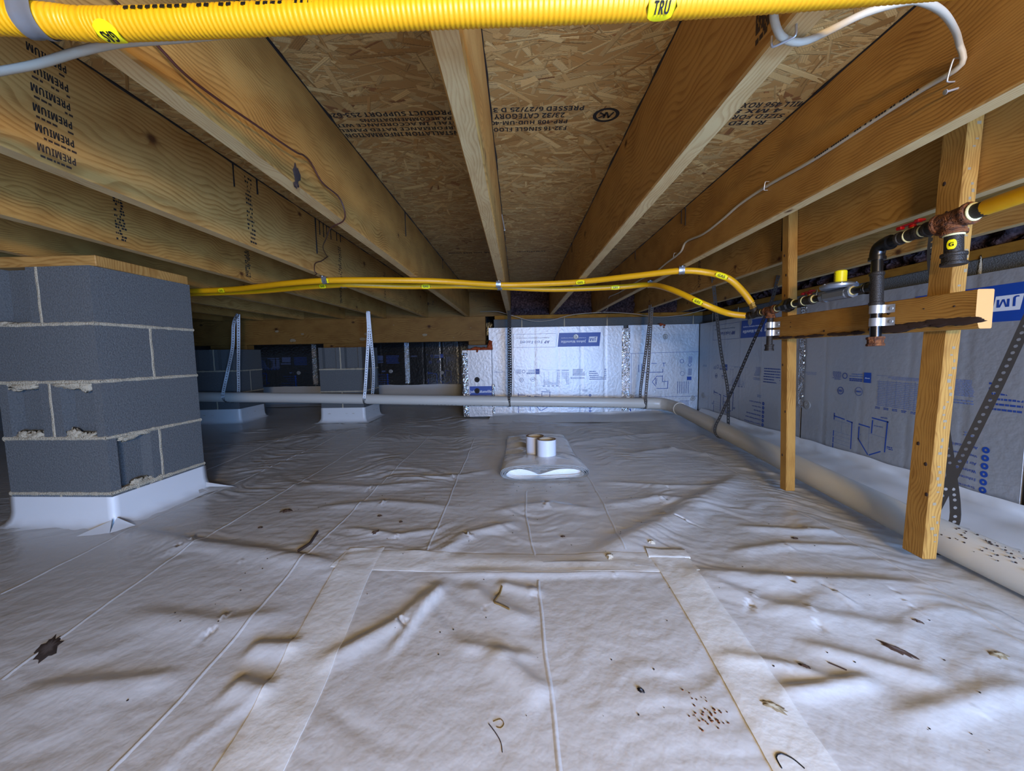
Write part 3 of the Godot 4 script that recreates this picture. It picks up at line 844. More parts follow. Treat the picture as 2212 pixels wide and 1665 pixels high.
# courses from the top: [kind, notch of first block, notch of second]; «ends» shows two block ends to the front, «long» one long face
func pier(called: String, label: String, at: Vector3, turn: float, top: float, courses: Array, wrap_top: float, seed_: int) -> Node3D:
	var t := thing(called, label, "pier", at, "concrete block piers")
	t.rotation.y = turn
	var y := top
	var ci := 0
	for c in courses:
		var y0 := maxf(y - 0.194, -0.05)
		for k in 2:
			var mb := MB.new()
			var ol := block_outline(0.394, 0.1925, c[1 + k])
			prism(mb, ol, y0, y)
			var o := obj("block", mb.mesh(), M.block, t)
			var s := -0.1015 if k == 0 else 0.1015
			if c[0] == "ends":
				o.rotation.y = -PI / 2.0; o.position = Vector3(s, 0, 0)   # the right end of the outline turns to the front
			else:
				o.position = Vector3(0, 0, -s)   # first block in front
		# mortar: bed joint under the course and the upright joint between its two blocks
		var mb2 := MB.new()
		if y0 > 0.0:
			var ns := FastNoiseLite.new(); ns.seed = seed_ + ci; ns.frequency = 14.0
			for f in 4:
				var rows := []
				for j in 5:
					var row := PackedVector3Array()
					for i in 41:
						var u := -0.2 + 0.4 * i / 40.0
						var vv := -1.0 + j * 0.5
						var bulge := (1.0 - vv * vv) * (0.0042 + ns.get_noise_2d(u, f * 3.0) * 0.003) - (0.004 if absf(vv) > 0.9 else 0.0)
						var yy := y0 - 0.0046 + vv * (0.0085 + ns.get_noise_2d(u * 1.7, f * 5.0 + 9.0) * 0.004)
						row.append(Basis(Vector3.UP, f * PI / 2.0) * Vector3(u, yy, 0.197 + bulge))
					rows.append(row)
				mb2.grid(rows, false)
			box(mb2, Vector3(0, y0 - 0.0047, 0), Vector3(0.388, 0.0093, 0.388), 0.0)
		for f in ([0, 2] if c[0] == "ends" else [1, 3]):
			var rows := []
			for j in 21:
				var row := PackedVector3Array()
				for i in 5:
					var u := -1.0 + i * 0.5
					var wob := sin(j * 0.6 + seed_ + ci) * 0.0012
					row.append(Basis(Vector3.UP, f * PI / 2.0) * Vector3(u * 0.0078 + wob, lerpf(y0, y, j / 20.0), 0.1955 + (1.0 - u * u) * 0.003))
				rows.append(row)
			mb2.grid(rows, false)
		box(mb2, Vector3(0, (y + y0) / 2.0, 0), Vector3(0.009, y - y0, 0.386) if c[0] == "ends" else Vector3(0.386, y - y0, 0.009), 0.0)
		obj("mortar", mb2.mesh(), M.mortar, t)
		y = y0 - 0.0094
		ci += 1
		if y < 0.0: break
	# white plastic wrapped round the foot and flared out on to the liner
	var rows2 := []
	var nw := FastNoiseLite.new(); nw.seed = seed_; nw.frequency = 9.0
	for lv in [[wrap_top, 0.1990], [wrap_top, 0.2010], [wrap_top * 0.5, 0.2022], [0.035, 0.205], [0.015, 0.212], [0.006, 0.228], [0.0025, 0.252]]:
		var row := PackedVector3Array()
		var q := [Vector2(-1, 1), Vector2(1, 1), Vector2(1, -1), Vector2(-1, -1)]
		for e in 4:
			for i in 16:
				var pz: Vector2 = (q[e] as Vector2).lerp(q[(e + 1) % 4], i / 16.0) * lv[1]
				var wob := nw.get_noise_3d(pz.x * 3.0, lv[0] * 2.0, pz.y * 3.0)
				pz *= 1.0 + (wob * 0.03 if lv[0] < 0.02 else wob * 0.002)
				row.append(Vector3(pz.x, maxf(lv[0] + (wob * 0.004 if lv[0] < 0.03 else 0.0), 0.001), pz.y))
		row.append(row[0])
		rows2.append(row)
	var fm := MB.new(); fm.grid(rows2, true)
	obj("foot_wrap", fm.mesh(), M.flash, t)
	return t

func make_piers() -> void:
	var t := pier("block_pier", "large near grey block pier at the left, five courses with hollow block ends showing", Vector3(-1.662, 0, -1.553), -0.042, 0.932,
		[["ends", 1, 0], ["long", 0, 0], ["ends", 1, 1], ["long", 1, 0], ["ends", 0, 0]], 0.112, 1)
	# squeezed-out mortar in the hollow ends
	var mb := MB.new()
	for m in [[-0.148, 0.521, 0.186, 0.085, 0.040], [-0.10, 0.515, 0.190, 0.10, 0.022], [0.085, 0.517, 0.188, 0.10, 0.028], [0.13, 0.511, 0.186, 0.05, 0.035], [0.05, 0.519, 0.19, 0.08, 0.018],
			[-0.13, 0.336, 0.184, 0.06, 0.035], [-0.085, 0.334, 0.186, 0.07, 0.035], [0.065, 0.337, 0.186, 0.06, 0.044], [0.115, 0.331, 0.187, 0.07, 0.032], [-0.15, 0.737, 0.188, 0.08, 0.02], [-0.10, 0.733, 0.190, 0.09, 0.016]]:
		lump(mb, Vector3(m[0], m[1], m[2]), Vector3(m[3], m[4], 0.028), int(m[0] * 1000) + 77, 0.5)
	for m in [[0.186, 0.312, 0.12, 0.07, 0.022], [0.188, 0.322, 0.06, 0.09, 0.02], [0.19, 0.328, 0.02, 0.06, 0.014], [0.186, 0.122, 0.09, 0.08, 0.045], [0.188, 0.120, 0.03, 0.09, 0.035]]:
		lump(mb, Vector3(m[0], m[1], m[2]), Vector3(0.028, m[4], m[3]), int(m[2] * 1000) + 55, 0.5)
	stuff(obj("mortar_lumps", mb.mesh(), M.mortar, t))
	var dk := MB.new(); box(dk, Vector3(-0.001, 0.132, 0.1968), Vector3(0.390, 0.046, 0.0012), 0.0)
	obj("damp_band", dk.mesh(), M.block_dark, t)
	# loose corners of the wrap standing up off the liner
	for e in [[Vector3(0.200, 0.030, 0.205), Vector3(0.155, 0.006, 0.285), Vector3(0.25, 0.005, 0.262), Vector3(0.218, 0.045, 0.222)], [Vector3(0.203, 0.034, 0.195), Vector3(0.25, 0.005, 0.262), Vector3(0.278, 0.008, 0.20), Vector3(0.225, 0.040, 0.21)],
			[Vector3(0.204, 0.036, -0.19), Vector3(0.222, 0.022, -0.17), Vector3(0.335, 0.012, -0.20), Vector3(0.225, 0.010, -0.235)], [Vector3(0.225, 0.010, -0.235), Vector3(0.335, 0.012, -0.20), Vector3(0.235, 0.003, -0.12), Vector3(0.212, 0.018, -0.14)]]:
		var ear := MB.new(); ear.face(e, Vector3(0.4, 0.8, 0.4), [Vector2(0, 0), Vector2(1, 0), Vector2(1, 1), Vector2(0, 1)])
		obj("wrap_corner", ear.mesh(), M.flash, t)
	pier("block_pier", "grey block pier under the middle of the girder, with a bright white foot wrap", Vector3(-1.613, 0, -3.72), 0.0, 0.687, [["ends", 1, 1], ["long", 0, 1], ["ends", 0, 0], ["long", 0, 0]], 0.135, 12)
	pier("block_pier", "dim grey block pier under the girder, just right of the large near pier", Vector3(-2.80, 0, -3.73), 0.07, 0.687, [["ends", 1, 1], ["long", 0, 0], ["ends", 0, 0], ["long", 0, 0]], 0.135, 20)

# ------------------------------------------------------------------ foam board
# print shared by the sheets, laid out as it hangs: upside down
func sheet_print(t: Node3D, w: float, dx: float, dy: float) -> void:
	var flip := func(x: float, y: float) -> Transform3D: return Transform3D(Basis(Vector3(-1, 0, 0), Vector3(0, -1, 0), Vector3(0, 0, 1)), Vector3(x + dx, y + dy, 0.0015))
	var blue := MB.new(); var line := MB.new(); var pale := MB.new()
	var fit := func(x: float) -> bool: return x + dx > 0.01 and x + dx < w - 0.01
	# name strip
	if fit.call(0.60):
		for e in [[0.23, 0.66, 0.635, 0.66], [0.23, 0.785, 0.635, 0.785], [0.232, 0.66, 0.232, 0.785], [0.635, 0.66, 0.648, 0.785]]:
			ink_line(line, Vector2(e[0] + dx, e[1] + dy), Vector2(e[2] + dx, e[3] + dy), 0.0022, 0.001)
		letters("lettering", "AP", 0.026, 0.048, M.ink, t, flip.call(0.548, 0.708), bold)
		letters("lettering", "Foil-Faced", 0.027, 0.205, M.ink, t, flip.call(0.402, 0.708), sans)
		letters("lettering", "Polyiso Continuous Insulation", 0.015, 0.31, M.ink_grey, t, flip.call(0.415, 0.748), sans)
	if fit.call(1.0):
		var q := [Vector3(0.650 + dx, 0.660 + dy, 0.0012), Vector3(1.043 + dx, 0.660 + dy, 0.0012), Vector3(1.056 + dx, 0.790 + dy, 0.0012), Vector3(0.664 + dx, 0.790 + dy, 0.0012)]
		var np := MB.new(); np.face(q, Vector3(0, 0, 1), [Vector2.ZERO, Vector2.ZERO, Vector2.ZERO, Vector2.ZERO]); obj("name_plate", np.mesh(), M.blue, t)
		letters("lettering", "Johns Manville", 0.030, 0.235, M.white_ink, t, flip.call(0.800, 0.708), bold)
		letters("lettering", "A Berkshire Hathaway Company", 0.013, 0.235, M.white_ink, t, flip.call(0.800, 0.742), sans)
		var box_ := MB.new()
		var bx := [Vector3(0.940 + dx, 0.697 + dy, 0.0016), Vector3(1.018 + dx, 0.697 + dy, 0.0016), Vector3(1.026 + dx, 0.750 + dy, 0.0016), Vector3(0.948 + dx, 0.750 + dy, 0.0016)]
		box_.face(bx, Vector3(0, 0, 1), [Vector2.ZERO, Vector2.ZERO, Vector2.ZERO, Vector2.ZERO])
		obj("logo_box", box_.mesh(), M.white_ink, t)
		var xf: Transform3D = flip.call(0.983, 0.728); xf.origin.z = 0.0019
		letters("logo_letters", "JM", 0.036, 0.062, M.blue, t, xf, bold)
	# certification row
	ink_rect(blue, 0.437 + dx, 0.405 + dy, 0.476 + dx, 0.455 + dy, 0.001)
	obj("energy_mark", blue.mesh(), M.blue, t)
	letters("lettering", "energy", 0.006, 0.026, M.white_ink, t, flip.call(0.4565, 0.428), sans)
	for e in [[0.325, 0.432, 0.016, 0.004], [0.302, 0.352, 0.020, 0.0035], [0.412, 0.358, 0.022, 0.0022]]:
		var rm := MB.new(); ink_ring(rm, Vector2(e[0] + dx, e[1] + dy), e[2], e[3], 0.001); obj("badge", rm.mesh(), M.ink, t)
	letters("lettering", "FM", 0.012, 0.02, M.ink, t, flip.call(0.302, 0.352), bold)
	letters("lettering", "HOME", 0.009, 0.028, M.ink, t, flip.call(0.412, 0.358), bold)
	ink_text(line, 0.245 + dx, 0.41 + dy, 0.300 + dx, 0.455 + dy, 7); ink_text(line, 0.352 + dx, 0.408 + dy, 0.43 + dx, 0.425 + dy, 2, 0.7, 0.05); ink_text(pale, 0.352 + dx, 0.43 + dy, 0.43 + dx, 0.452 + dy, 2, 0.5)
	ink_text(pale, 0.04 + dx, 0.425 + dy, 0.13 + dx, 0.445 + dy, 3, 0.4)
	# table
	ink_line(pale, Vector2(0.505 + dx, 0.445 + dy), Vector2(0.755 + dx, 0.440 + dy), 0.0015, 0.001)
	for k in 6:
		ink_line(pale, Vector2(0.52 + 0.042 * k + dx, 0.30 + dy), Vector2(0.52 + 0.042 * k + dx, 0.425 + dy), 0.0014, 0.001)
		ink_text(line, 0.505 + 0.042 * k + dx, 0.286 + dy, 0.530 + 0.042 * k + dx, 0.298 + dy, 2, 0.6, 0.1)
	for k in 15: ink_text(pale, 0.51 + dx, 0.303 + 0.008 * k + dy, 0.755 + dx, 0.309 + 0.008 * k + dy, 1, 0.5, 0.02)
	ink_text(pale, 0.56 + dx, 0.43 + dy, 0.755 + dx, 0.442 + dy, 2, 0.5, 0.1)
	if fit.call(0.90):
		ink_text(pale, 0.79 + dx, 0.385 + dy, 0.905 + dx, 0.45 + dy, 11, 0.55, 0.02); ink_text(pale, 0.77 + dx, 0.355 + dy, 0.905 + dx, 0.375 + dy, 2, 0.5, 0.02)
		ink_text(line, 0.945 + dx, 0.345 + dy, minf(1.12 + dx, w - 0.01), 0.455 + dy, 6, 0.4, 0.05)
	# floor plan and house outline: each stroke its own piece
	for e in [[0.27, 0.225, 0.27, 0.195], [0.27, 0.212, 0.335, 0.204], [0.352, 0.200, 0.385, 0.195], [0.383, 0.197, 0.383, 0.06], [0.27, 0.13, 0.27, 0.105], [0.27, 0.095, 0.27, 0.07], [0.27, 0.06, 0.27, 0.04],
			[0.425, 0.195, 0.482, 0.190], [0.425, 0.180, 0.425, 0.120], [0.425, 0.120, 0.480, 0.055], [0.490, 0.055, 0.545, 0.085], [0.495, 0.238, 0.575, 0.232], [0.573, 0.232, 0.567, 0.090], [0.497, 0.225, 0.495, 0.165]]:
		var st := MB.new(); ink_line(st, Vector2(e[0] + dx, e[1] + dy), Vector2(e[2] + dx, e[3] + dy), 0.0058, 0.001); obj("outline_stroke", st.mesh(), M.blue, t)
	for e in [[0.27, 0.19, 0.375, 0.185], [0.32, 0.19, 0.32, 0.13], [0.275, 0.13, 0.375, 0.125], [0.275, 0.11, 0.375, 0.106], [0.275, 0.09, 0.375, 0.086], [0.275, 0.07, 0.375, 0.066], [0.48, 0.16, 0.565, 0.155], [0.482, 0.19, 0.482, 0.06]]:
		ink_line(pale, Vector2(e[0] + dx, e[1] + dy), Vector2(e[2] + dx, e[3] + dy), 0.0012, 0.001)
	for e in [[0.275, 0.203, 0.325, 0.211], [0.435, 0.205, 0.475, 0.212], [0.505, 0.20, 0.55, 0.206], [0.43, 0.135, 0.47, 0.15], [0.49, 0.085, 0.52, 0.092], [0.235, 0.10, 0.258, 0.115], [0.575, 0.105, 0.605, 0.122], [0.445, 0.022, 0.505, 0.030], [0.535, 0.245, 0.57, 0.252]]:
		ink_text(line, e[0] + dx, e[1] + dy, e[2] + dx, e[3] + dy, 2, 0.6, 0.1)
	# list of round marks with words
	if fit.call(0.97):
		var words := ["Superior Energy Efficiency", "Enhanced Thermal Control", "Water Resistive Barrier", "Air Barrier", "Vapor Retarder", "Acoustical Control"]
		for k in 6:
			var yy := 0.045 + 0.030 * k + dy
			var rm := MB.new(); ink_ring(rm, Vector2(0.955 + dx, yy), 0.012, 0.0078, 0.001, 18); obj("round_mark", rm.mesh(), M.blue, t)
			var wd: float = 0.0075 * words[k].length()
			letters("lettering", words[k], 0.011, wd, M.ink, t, Transform3D(Basis(Vector3(-1, 0, 0), Vector3(0, -1, 0), Vector3(0, 0, 1)), Vector3(0.930 + dx - wd / 2.0, yy, 0.0011)), sans)
		ink_text(pale, 0.88 + dx, 0.235 + dy, 0.93 + dx, 0.255 + dy, 2, 0.5, 0.1)
	stuff(obj("line_print", line.mesh(), M.ink, t)); stuff(obj("fine_print", pale.mesh(), M.ink_pale, t))

func stuff(o: Node3D) -> void: o.set_meta("kind", "stuff")

func foam(label: String, at: Vector3, turn: float, w: float, h: float, y0: float, seed_: int, grooves: Array, plates: Array, skin := "foil") -> Node3D:
	var t := thing("foam_board", label, "foam board", at, "foil-faced foam boards")
	t.rotation.y = turn
	var ns := FastNoiseLite.new(); ns.seed = seed_; ns.frequency = 2.2
	var rows := []
	var nx := int(w / 0.014); var ny := int(h / 0.03)
	for j in ny + 1:
		var row := PackedVector3Array()
		for i in nx + 1:
			var x := w * i / nx; var y := y0 + h * j / ny
			var z := ns.get_noise_2d(x, y) * 0.0022
			for g in grooves:
				var d: float = x - g - ns.get_noise_1d(y + g * 5.0) * 0.004
				z -= 0.0032 * exp(-d * d / 0.00007)
				z += 0.0012 * exp(-(d - 0.014) * (d - 0.014) / 0.0001)
			z = minf(z, 0.0009)
			row.append(Vector3(x, y, z * (1.0 if i > 0 and i < nx else 0.0)))
		rows.append(row)
	var mb := MB.new(); mb.grid(rows, false)
	obj("foil_face", mb.mesh(), M[skin], t)
	var core := MB.new(); box(core, Vector3(w / 2, y0 + h / 2, -0.026), Vector3(w, h, 0.044), 0.001)
	obj("foam_core", core.mesh(), M.foil, t)
	for p in plates:
		var pm := MB.new()
		lathe(pm, [Vector2(0.0255, -0.001), Vector2(0.0255, 0.0015), Vector2(0.021, 0.0030), Vector2(0.012, 0.0022), Vector2(0.0075, 0.0030), Vector2(0.0045, 0.0008), Vector2(0, 0.0006)], 22, Transform3D(Basis(Vector3(1, 0, 0), Vector3(0, 0, 1), Vector3(0, -1, 0)), Vector3(p[0], p[1], 0.0008)))
		obj("plate_fastener", pm.mesh(), M.plate, t)
	return t

func make_foam() -> void:
	var r := -PI / 2.0
	var g := [0.215, 0.43, 0.655, 0.875, 1.10]
	var t := foam("foil-faced board on the back wall with a blue name strip, left of the tape seam", Vector3(-0.270, 0, -3.70), 0.0, 1.268, 0.836, 0.012, 1, g, [[0.822, 0.752], [1.181, 0.150], [0.075, 0.155]])
	sheet_print(t, 1.268, 0.0, 0.0)
	var u := foam("foil-faced foam board filling the back right corner, its print turned on its side", Vector3(1.045, 0, -3.70), 0.0, 0.66, 0.832, 0.018, 2, [], [[0.344, 0.737], [0.028, 0.174], [0.611, 0.152]])
	var ln := MB.new()
	for e in [[0.0, 0.585, 0.655, 0.592], [0.028, 0.585, 0.028, 0.17], [0.0, 0.165, 0.655, 0.172]]: ink_line(ln, Vector2(e[0], e[1]), Vector2(e[2], e[3]), 0.003, 0.001)
	for e in [[0.128, 0.485, 0.128, 0.415], [0.10, 0.475, 0.10, 0.41], [0.145, 0.405, 0.325, 0.405], [0.327, 0.405, 0.327, 0.432], [0.22, 0.488, 0.265, 0.488], [0.325, 0.49, 0.35, 0.49], [0.335, 0.46, 0.335, 0.485],
			[0.23, 0.315, 0.27, 0.366], [0.27, 0.366, 0.32, 0.366], [0.23, 0.31, 0.262, 0.272], [0.325, 0.37, 0.325, 0.32], [0.325, 0.315, 0.365, 0.315], [0.375, 0.32, 0.375, 0.25], [0.27, 0.25, 0.375, 0.25]]:
		var st := MB.new(); ink_line(st, Vector2(e[0], e[1]), Vector2(e[2], e[3]), 0.0052, 0.001); obj("outline_stroke", st.mesh(), M.blue, u)
	for e in [[0.505, 0.505, 0.019, 0.004], [0.510, 0.388, 0.021, 0.0025], [0.578, 0.47, 0.016, 0.004]]:
		var rm := MB.new(); ink_ring(rm, Vector2(e[0], e[1]), e[2], e[3], 0.001); obj("badge", rm.mesh(), M.ink, u)
	for e in [[0.555, 0.325, 0.597, 0.358], [0.003, 0.022, 0.030, 0.058], [0.003, 0.12, 0.030, 0.145]]:
		var sq := MB.new(); ink_rect(sq, e[0], e[1], e[2], e[3], 0.001); obj("energy_mark", sq.mesh(), M.blue, u)
	for k in 6: ink_rect(ln, 0.565 + k * 0.006, 0.37, 0.5672 + k * 0.006, 0.435, 0.0009); 
	for k in 5: ink_text(ln, 0.568 + k * 0.007, 0.49, 0.572 + k * 0.007, 0.55, 5, 0.8, 0.0)
	for k in 6: ink_text(ln, 0.465 + k * 0.02, 0.20, 0.473 + k * 0.02, 0.315, 14, 0.6, 0.0)
	ink_text(ln, 0.47, 0.05, 0.58, 0.14, 7, 0.3)
	for e in [[0.255, 0.29, 0.275, 0.35], [0.34, 0.29, 0.345, 0.335], [0.245, 0.20, 0.26, 0.24], [0.24, 0.51, 0.25, 0.53]]: ink_text(ln, e[0], e[1], e[2], e[3], 4, 0.6, 0.1)
	stuff(obj("line_print", ln.mesh(), M.ink, u))
	t = foam("foil-faced board on the right wall beside the back corner, behind the far post", Vector3(1.71, 0, -3.695), r, 1.325, 0.82, 0.03, 3, [0.205, 0.45, 0.68, 0.93, 1.16], [[0.085, 0.19], [0.79, 0.805]])
	sheet_print(t, 1.325, 0.02, 0.03)
	t = foam("foil-faced foam board on the right wall between the two timber posts, showing a house outline", Vector3(1.71, 0, -2.352), r, 1.03, 0.835, 0.03, 4, [0.17, 0.40, 0.63, 0.85], [[0.042, 0.27]])
	sheet_print(t, 1.03, -0.028, 0.025)
	t = foam("foil-faced foam board at the right edge of view, past the bright seam", Vector3(1.71, 0, -1.305), r, 1.22, 0.84, 0.03, 5, [0.22, 0.45, 0.68, 0.9], [])
	sheet_print(t, 1.22, 0.0, 0.02)
	for k in 3:
		var lab: String = ["dark foil-faced foam board on the far wall, left of the middle pier", "dark foil-faced foam board on the far wall, showing between two piers", "dark foil-faced foam board on the far wall, just left of the foil-wrapped pier"][k]
		t = foam(lab, Vector3(-3.90 + 1.225 * k, 0, -5.10), 0.0, 1.22, 0.90, 0.20, 10 + k, [0.22, 0.45, 0.68, 0.9], [[0.45, 0.37], [1.10, 0.40], [1.05, 0.73]] if k == 2 else [[1.0, 0.4]], "foil_shaded")
		sheet_print(t, 1.22, 0.0, 0.16)
		tag(board("foil_seam", Vector3(-2.708 + 1.225 * k, 0.24, -5.097), Vector3(-2.648 + 1.225 * k, 0.95, -5.095), M.foil_tape, self, 1, 0.0), ["shiny foil tape strip on the far wall, left of the middle pier", "shiny foil tape strip on the far wall, right of the middle pier", "shiny foil tape strip on the far wall at the return"][k], "tape", "foil tape on the far wall")
	# tape over the seam between the two boards on the back wall
	crumple("foil_seam", "bright silver foil tape over the seam between the two back wall boards", Vector3(0.985, 0.02, -3.698), 0.075, 0.80, 0.006, 3)
	crumple("foil_seam", "thin bright foil tape strip on the right wall beside the far timber post", Vector3(1.706, 0.25, -2.385), 0.045, 0.60, 0.005, 4, r)
	# pier wrapped in foil board, under the end of the girder
	t = thing("wrapped_pier", "short pier wrapped in foil board under the girder end, orange foam on top", "pier", Vector3(-0.354, 0, -3.80))
	var cb := MB.new(); box(cb, Vector3(0, 0.345, -0.02), Vector3(0.225, 0.69, 0.30), 0.004); obj("block", cb.mesh(), M.block, t)
	var fb := MB.new(); box(fb, Vector3(0, 0.33, 0.155), Vector3(0.225, 0.625, 0.05), 0.002); obj("foil_board", fb.mesh(), M.foil, t)
	var sb := MB.new(); box(sb, Vector3(-0.138, 0.33, 0.01), Vector3(0.05, 0.625, 0.33), 0.002); obj("foil_board", sb.mesh(), M.foil, t)
	var lb := MB.new(); ink_rect(lb, -0.100, 0.195, 0.108, 0.305, 0.1806); obj("logo_print", lb.mesh(), M.blue, t)
	letters("lettering", "Johns Manville", 0.032, 0.205, M.white_ink, t, Transform3D(Basis.IDENTITY, Vector3(0.005, 0.252, 0.1812)), bold)
	letters("lettering", "A Berkshire Hathaway Company", 0.012, 0.20, M.white_ink, t, Transform3D(Basis.IDENTITY, Vector3(0.005, 0.215, 0.1812)), sans)
	letters("lettering", "Superior Energy Efficiency", 0.010, 0.13, M.ink_grey, t, Transform3D(Basis.IDENTITY, Vector3(0.0, 0.075, 0.1812)), sans)
	letters("lettering", "Enhanced Thermal Control", 0.010, 0.13, M.ink_grey, t, Transform3D(Basis.IDENTITY, Vector3(0.0, 0.045, 0.1812)), sans)
	for p in [[-0.028, 0.367], [-0.030, 0.262]]:
		var pm := MB.new()
		lathe(pm, [Vector2(0.025, -0.001), Vector2(0.025, 0.002), Vector2(0.020, 0.004), Vector2(0.012, 0.0025), Vector2(0.007, 0.004), Vector2(0, 0.001)], 22, Transform3D(Basis(Vector3(1, 0, 0), Vector3(0, 0, 1), Vector3(0, -1, 0)), Vector3(p[0], p[1], 0.1808)))
		for k in 8: box(pm, Vector3(p[0] + cos(k * PI / 4) * 0.016, p[1] + sin(k * PI / 4) * 0.016, 0.1848), Vector3(0.006, 0.006, 0.001), 0.0)
		obj("plate_fastener", pm.mesh(), M.fitting, t)
	crumple_on(t, "foil_tape", Vector3(-0.165, 0.02, 0.182), 0.055, 0.60, 0.010, 6)
	crumple_on(t, "foil_tape", Vector3(0.108, 0.05, 0.182), 0.030, 0.27, 0.008, 7)
	var ob := MB.new()
	for e in [[-0.09, 0.645, 0.16, 0.08, 0.018], [-0.03, 0.652, 0.16, 0.09, 0.034], [0.04, 0.650, 0.16, 0.09, 0.028], [0.095, 0.668, 0.15, 0.05, 0.07], [0.10, 0.70, 0.13, 0.04, 0.06], [-0.02, 0.636, 0.182, 0.018, 0.03]]:
		lump(ob, Vector3(e[0], e[1], e[2]), Vector3(e[3], e[4], 0.04), int(e[0] * 500) + 9, 0.5)
	obj("spray_foam", ob.mesh(), M.spray, t)
	var o2 := MB.new()
	for e in [[1.345, 0.850, 0.03], [1.38, 0.843, 0.02], [1.375, 0.825, 0.014], [1.36, 0.852, 0.02]]: lump(o2, Vector3(e[0], e[1], -3.695), Vector3(e[2], e[2] * 0.8, 0.015), int(e[0] * 90), 0.5)
	tag(obj("spray_foam", o2.mesh(), M.spray), "dab of orange spray foam at the top of the corner board", "foam")

func crumple(called: String, label: String, at: Vector3, w: float, h: float, amp: float, seed_: int, turn := 0.0) -> void:
	var t := thing(called, label, "tape", at, "foil tape")
	t.rotation.y = turn
	crumple_on(t, "foil_strip", Vector3.ZERO, w, h, amp, seed_)

func crumple_on(t: Node3D, called: String, at: Vector3, w: float, h: float, amp: float, seed_: int) -> void:
	var ns := FastNoiseLite.new(); ns.seed = seed_; ns.frequency = 14.0; ns.fractal_octaves = 2
	var rows := []
	var ny := int(h / 0.010); var nx := 8
	for j in ny + 1:
		var row := PackedVector3Array()
		for i in nx + 1:
			var x := w * i / nx; var y := h * j / ny
			var e := 0.0 if i == 0 or i == nx else 1.0
			row.append(at + Vector3(x + ns.get_noise_1d(y * 3.0 + i) * 0.004, y, absf(ns.get_noise_2d(x * 2.0, y)) * amp * 2.0 * e + 0.001))
		rows.append(row)
	var mb := MB.new(); mb.grid(rows, false)
	obj(called, mb.mesh(), M.foil_tape, t)

# liner turned up against the foot of the walls
func make_skirts() -> void:
	for s in [["white liner turned up along the foot of the back wall", Vector3(-0.27, 0, -3.69), 0.0, 2.0, 5, 0.36], ["white liner turned up along the foot of the right wall behind the drain pipe", Vector3(1.70, 0, -3.62), -PI / 2.0, 4.9, 6, 0.26], ["dim liner turned up along the foot of the far wall", Vector3(-4.5, 0, -5.09), 0.0, 4.25, 7, 0.4]]:
		var ns := FastNoiseLite.new(); ns.seed = s[4]; ns.frequency = 2.0; ns.fractal_octaves = 3
		var rows := []
		var top: float = 0.035 if s[4] == 5 else (0.065 if s[4] == 6 else 0.22)
		var prof := [[top, 0.002], [top * 0.97, 0.006], [top * 0.6, 0.014], [top * 0.35 + 0.004, 0.05], [0.018, 0.14], [0.012, 0.25], [0.002, 0.36]]
		var n := int(s[3] / 0.03)
		for k in prof.size():
			var row := PackedVector3Array()
			for i in n + 1:
				var x: float = s[3] * i / n
				var wv := ns.get_noise_2d(x, k * 0.25)
				row.append(Vector3(x, maxf(prof[k][0] + wv * (0.012 if k < 5 else 0.006), 0.0), prof[k][1] * s[5] / 0.36 + (wv * 0.02 if k > 1 else 0.0)))
			rows.append(row)
		var mb := MB.new(); mb.grid(rows, true)
		var o := obj("liner_skirt", mb.mesh(), M.flash)
		o.position = s[1]; o.rotation.y = s[2]
		tag(o, s[0], "liner", "liner skirts")

func make_insulation() -> void:
	var i := 0
	for b in [[-0.055, 0.308], [0.352, 0.714], [0.758, 1.120], [1.164, 1.526], [1.57, 1.86]]:
		var lab: String = ["dark insulation tuft in the bay right of the middle joist, over the back wall", "dark insulation tuft in the second bay right of the middle joist, over the back wall", "dark insulation tuft in the third bay right of the middle joist, over the back wall", "dark insulation tuft in the fourth bay right of the middle joist, over the back wall", "dark insulation tuft in the back right corner bay"][i]
		tag(batt(Vector3(b[0], 0.972, -3.79), b[1] - b[0], OSB - 0.974, 0.0, 60 + i), lab, "insulation", "insulation tufts over the back wall")
		i += 1
	tag(batt(Vector3(1.80, 0.972, -3.76), 5.0, OSB - 0.974, -PI / 2.0, 71), "long dark insulation batt stuffed over the right wall behind the gas pipes", "insulation")

func batt(at: Vector3, w: float, h: float, turn: float, seed_: int) -> MeshInstance3D:
	var ns := FastNoiseLite.new(); ns.seed = seed_; ns.frequency = 11.0; ns.fractal_octaves = 4
	var rows := []
	var nx := int(w / 0.014); var ny := 18
	for j in ny + 1:
		var row := PackedVector3Array()
		for i in nx + 1:
			var x := w * i / nx; var y := h * j / ny
			row.append(Vector3(x, y, ns.get_noise_2d(x, y) * 0.055 + 0.01))
		rows.append(row)
	var mb := MB.new(); mb.grid(rows, false)
	box(mb, Vector3(w / 2, h / 2, -0.04), Vector3(w, h, 0.04), 0.0)
	var o := obj("insulation_batt", mb.mesh(), M.batt)
	o.position = at; o.rotation.y = turn
	return o

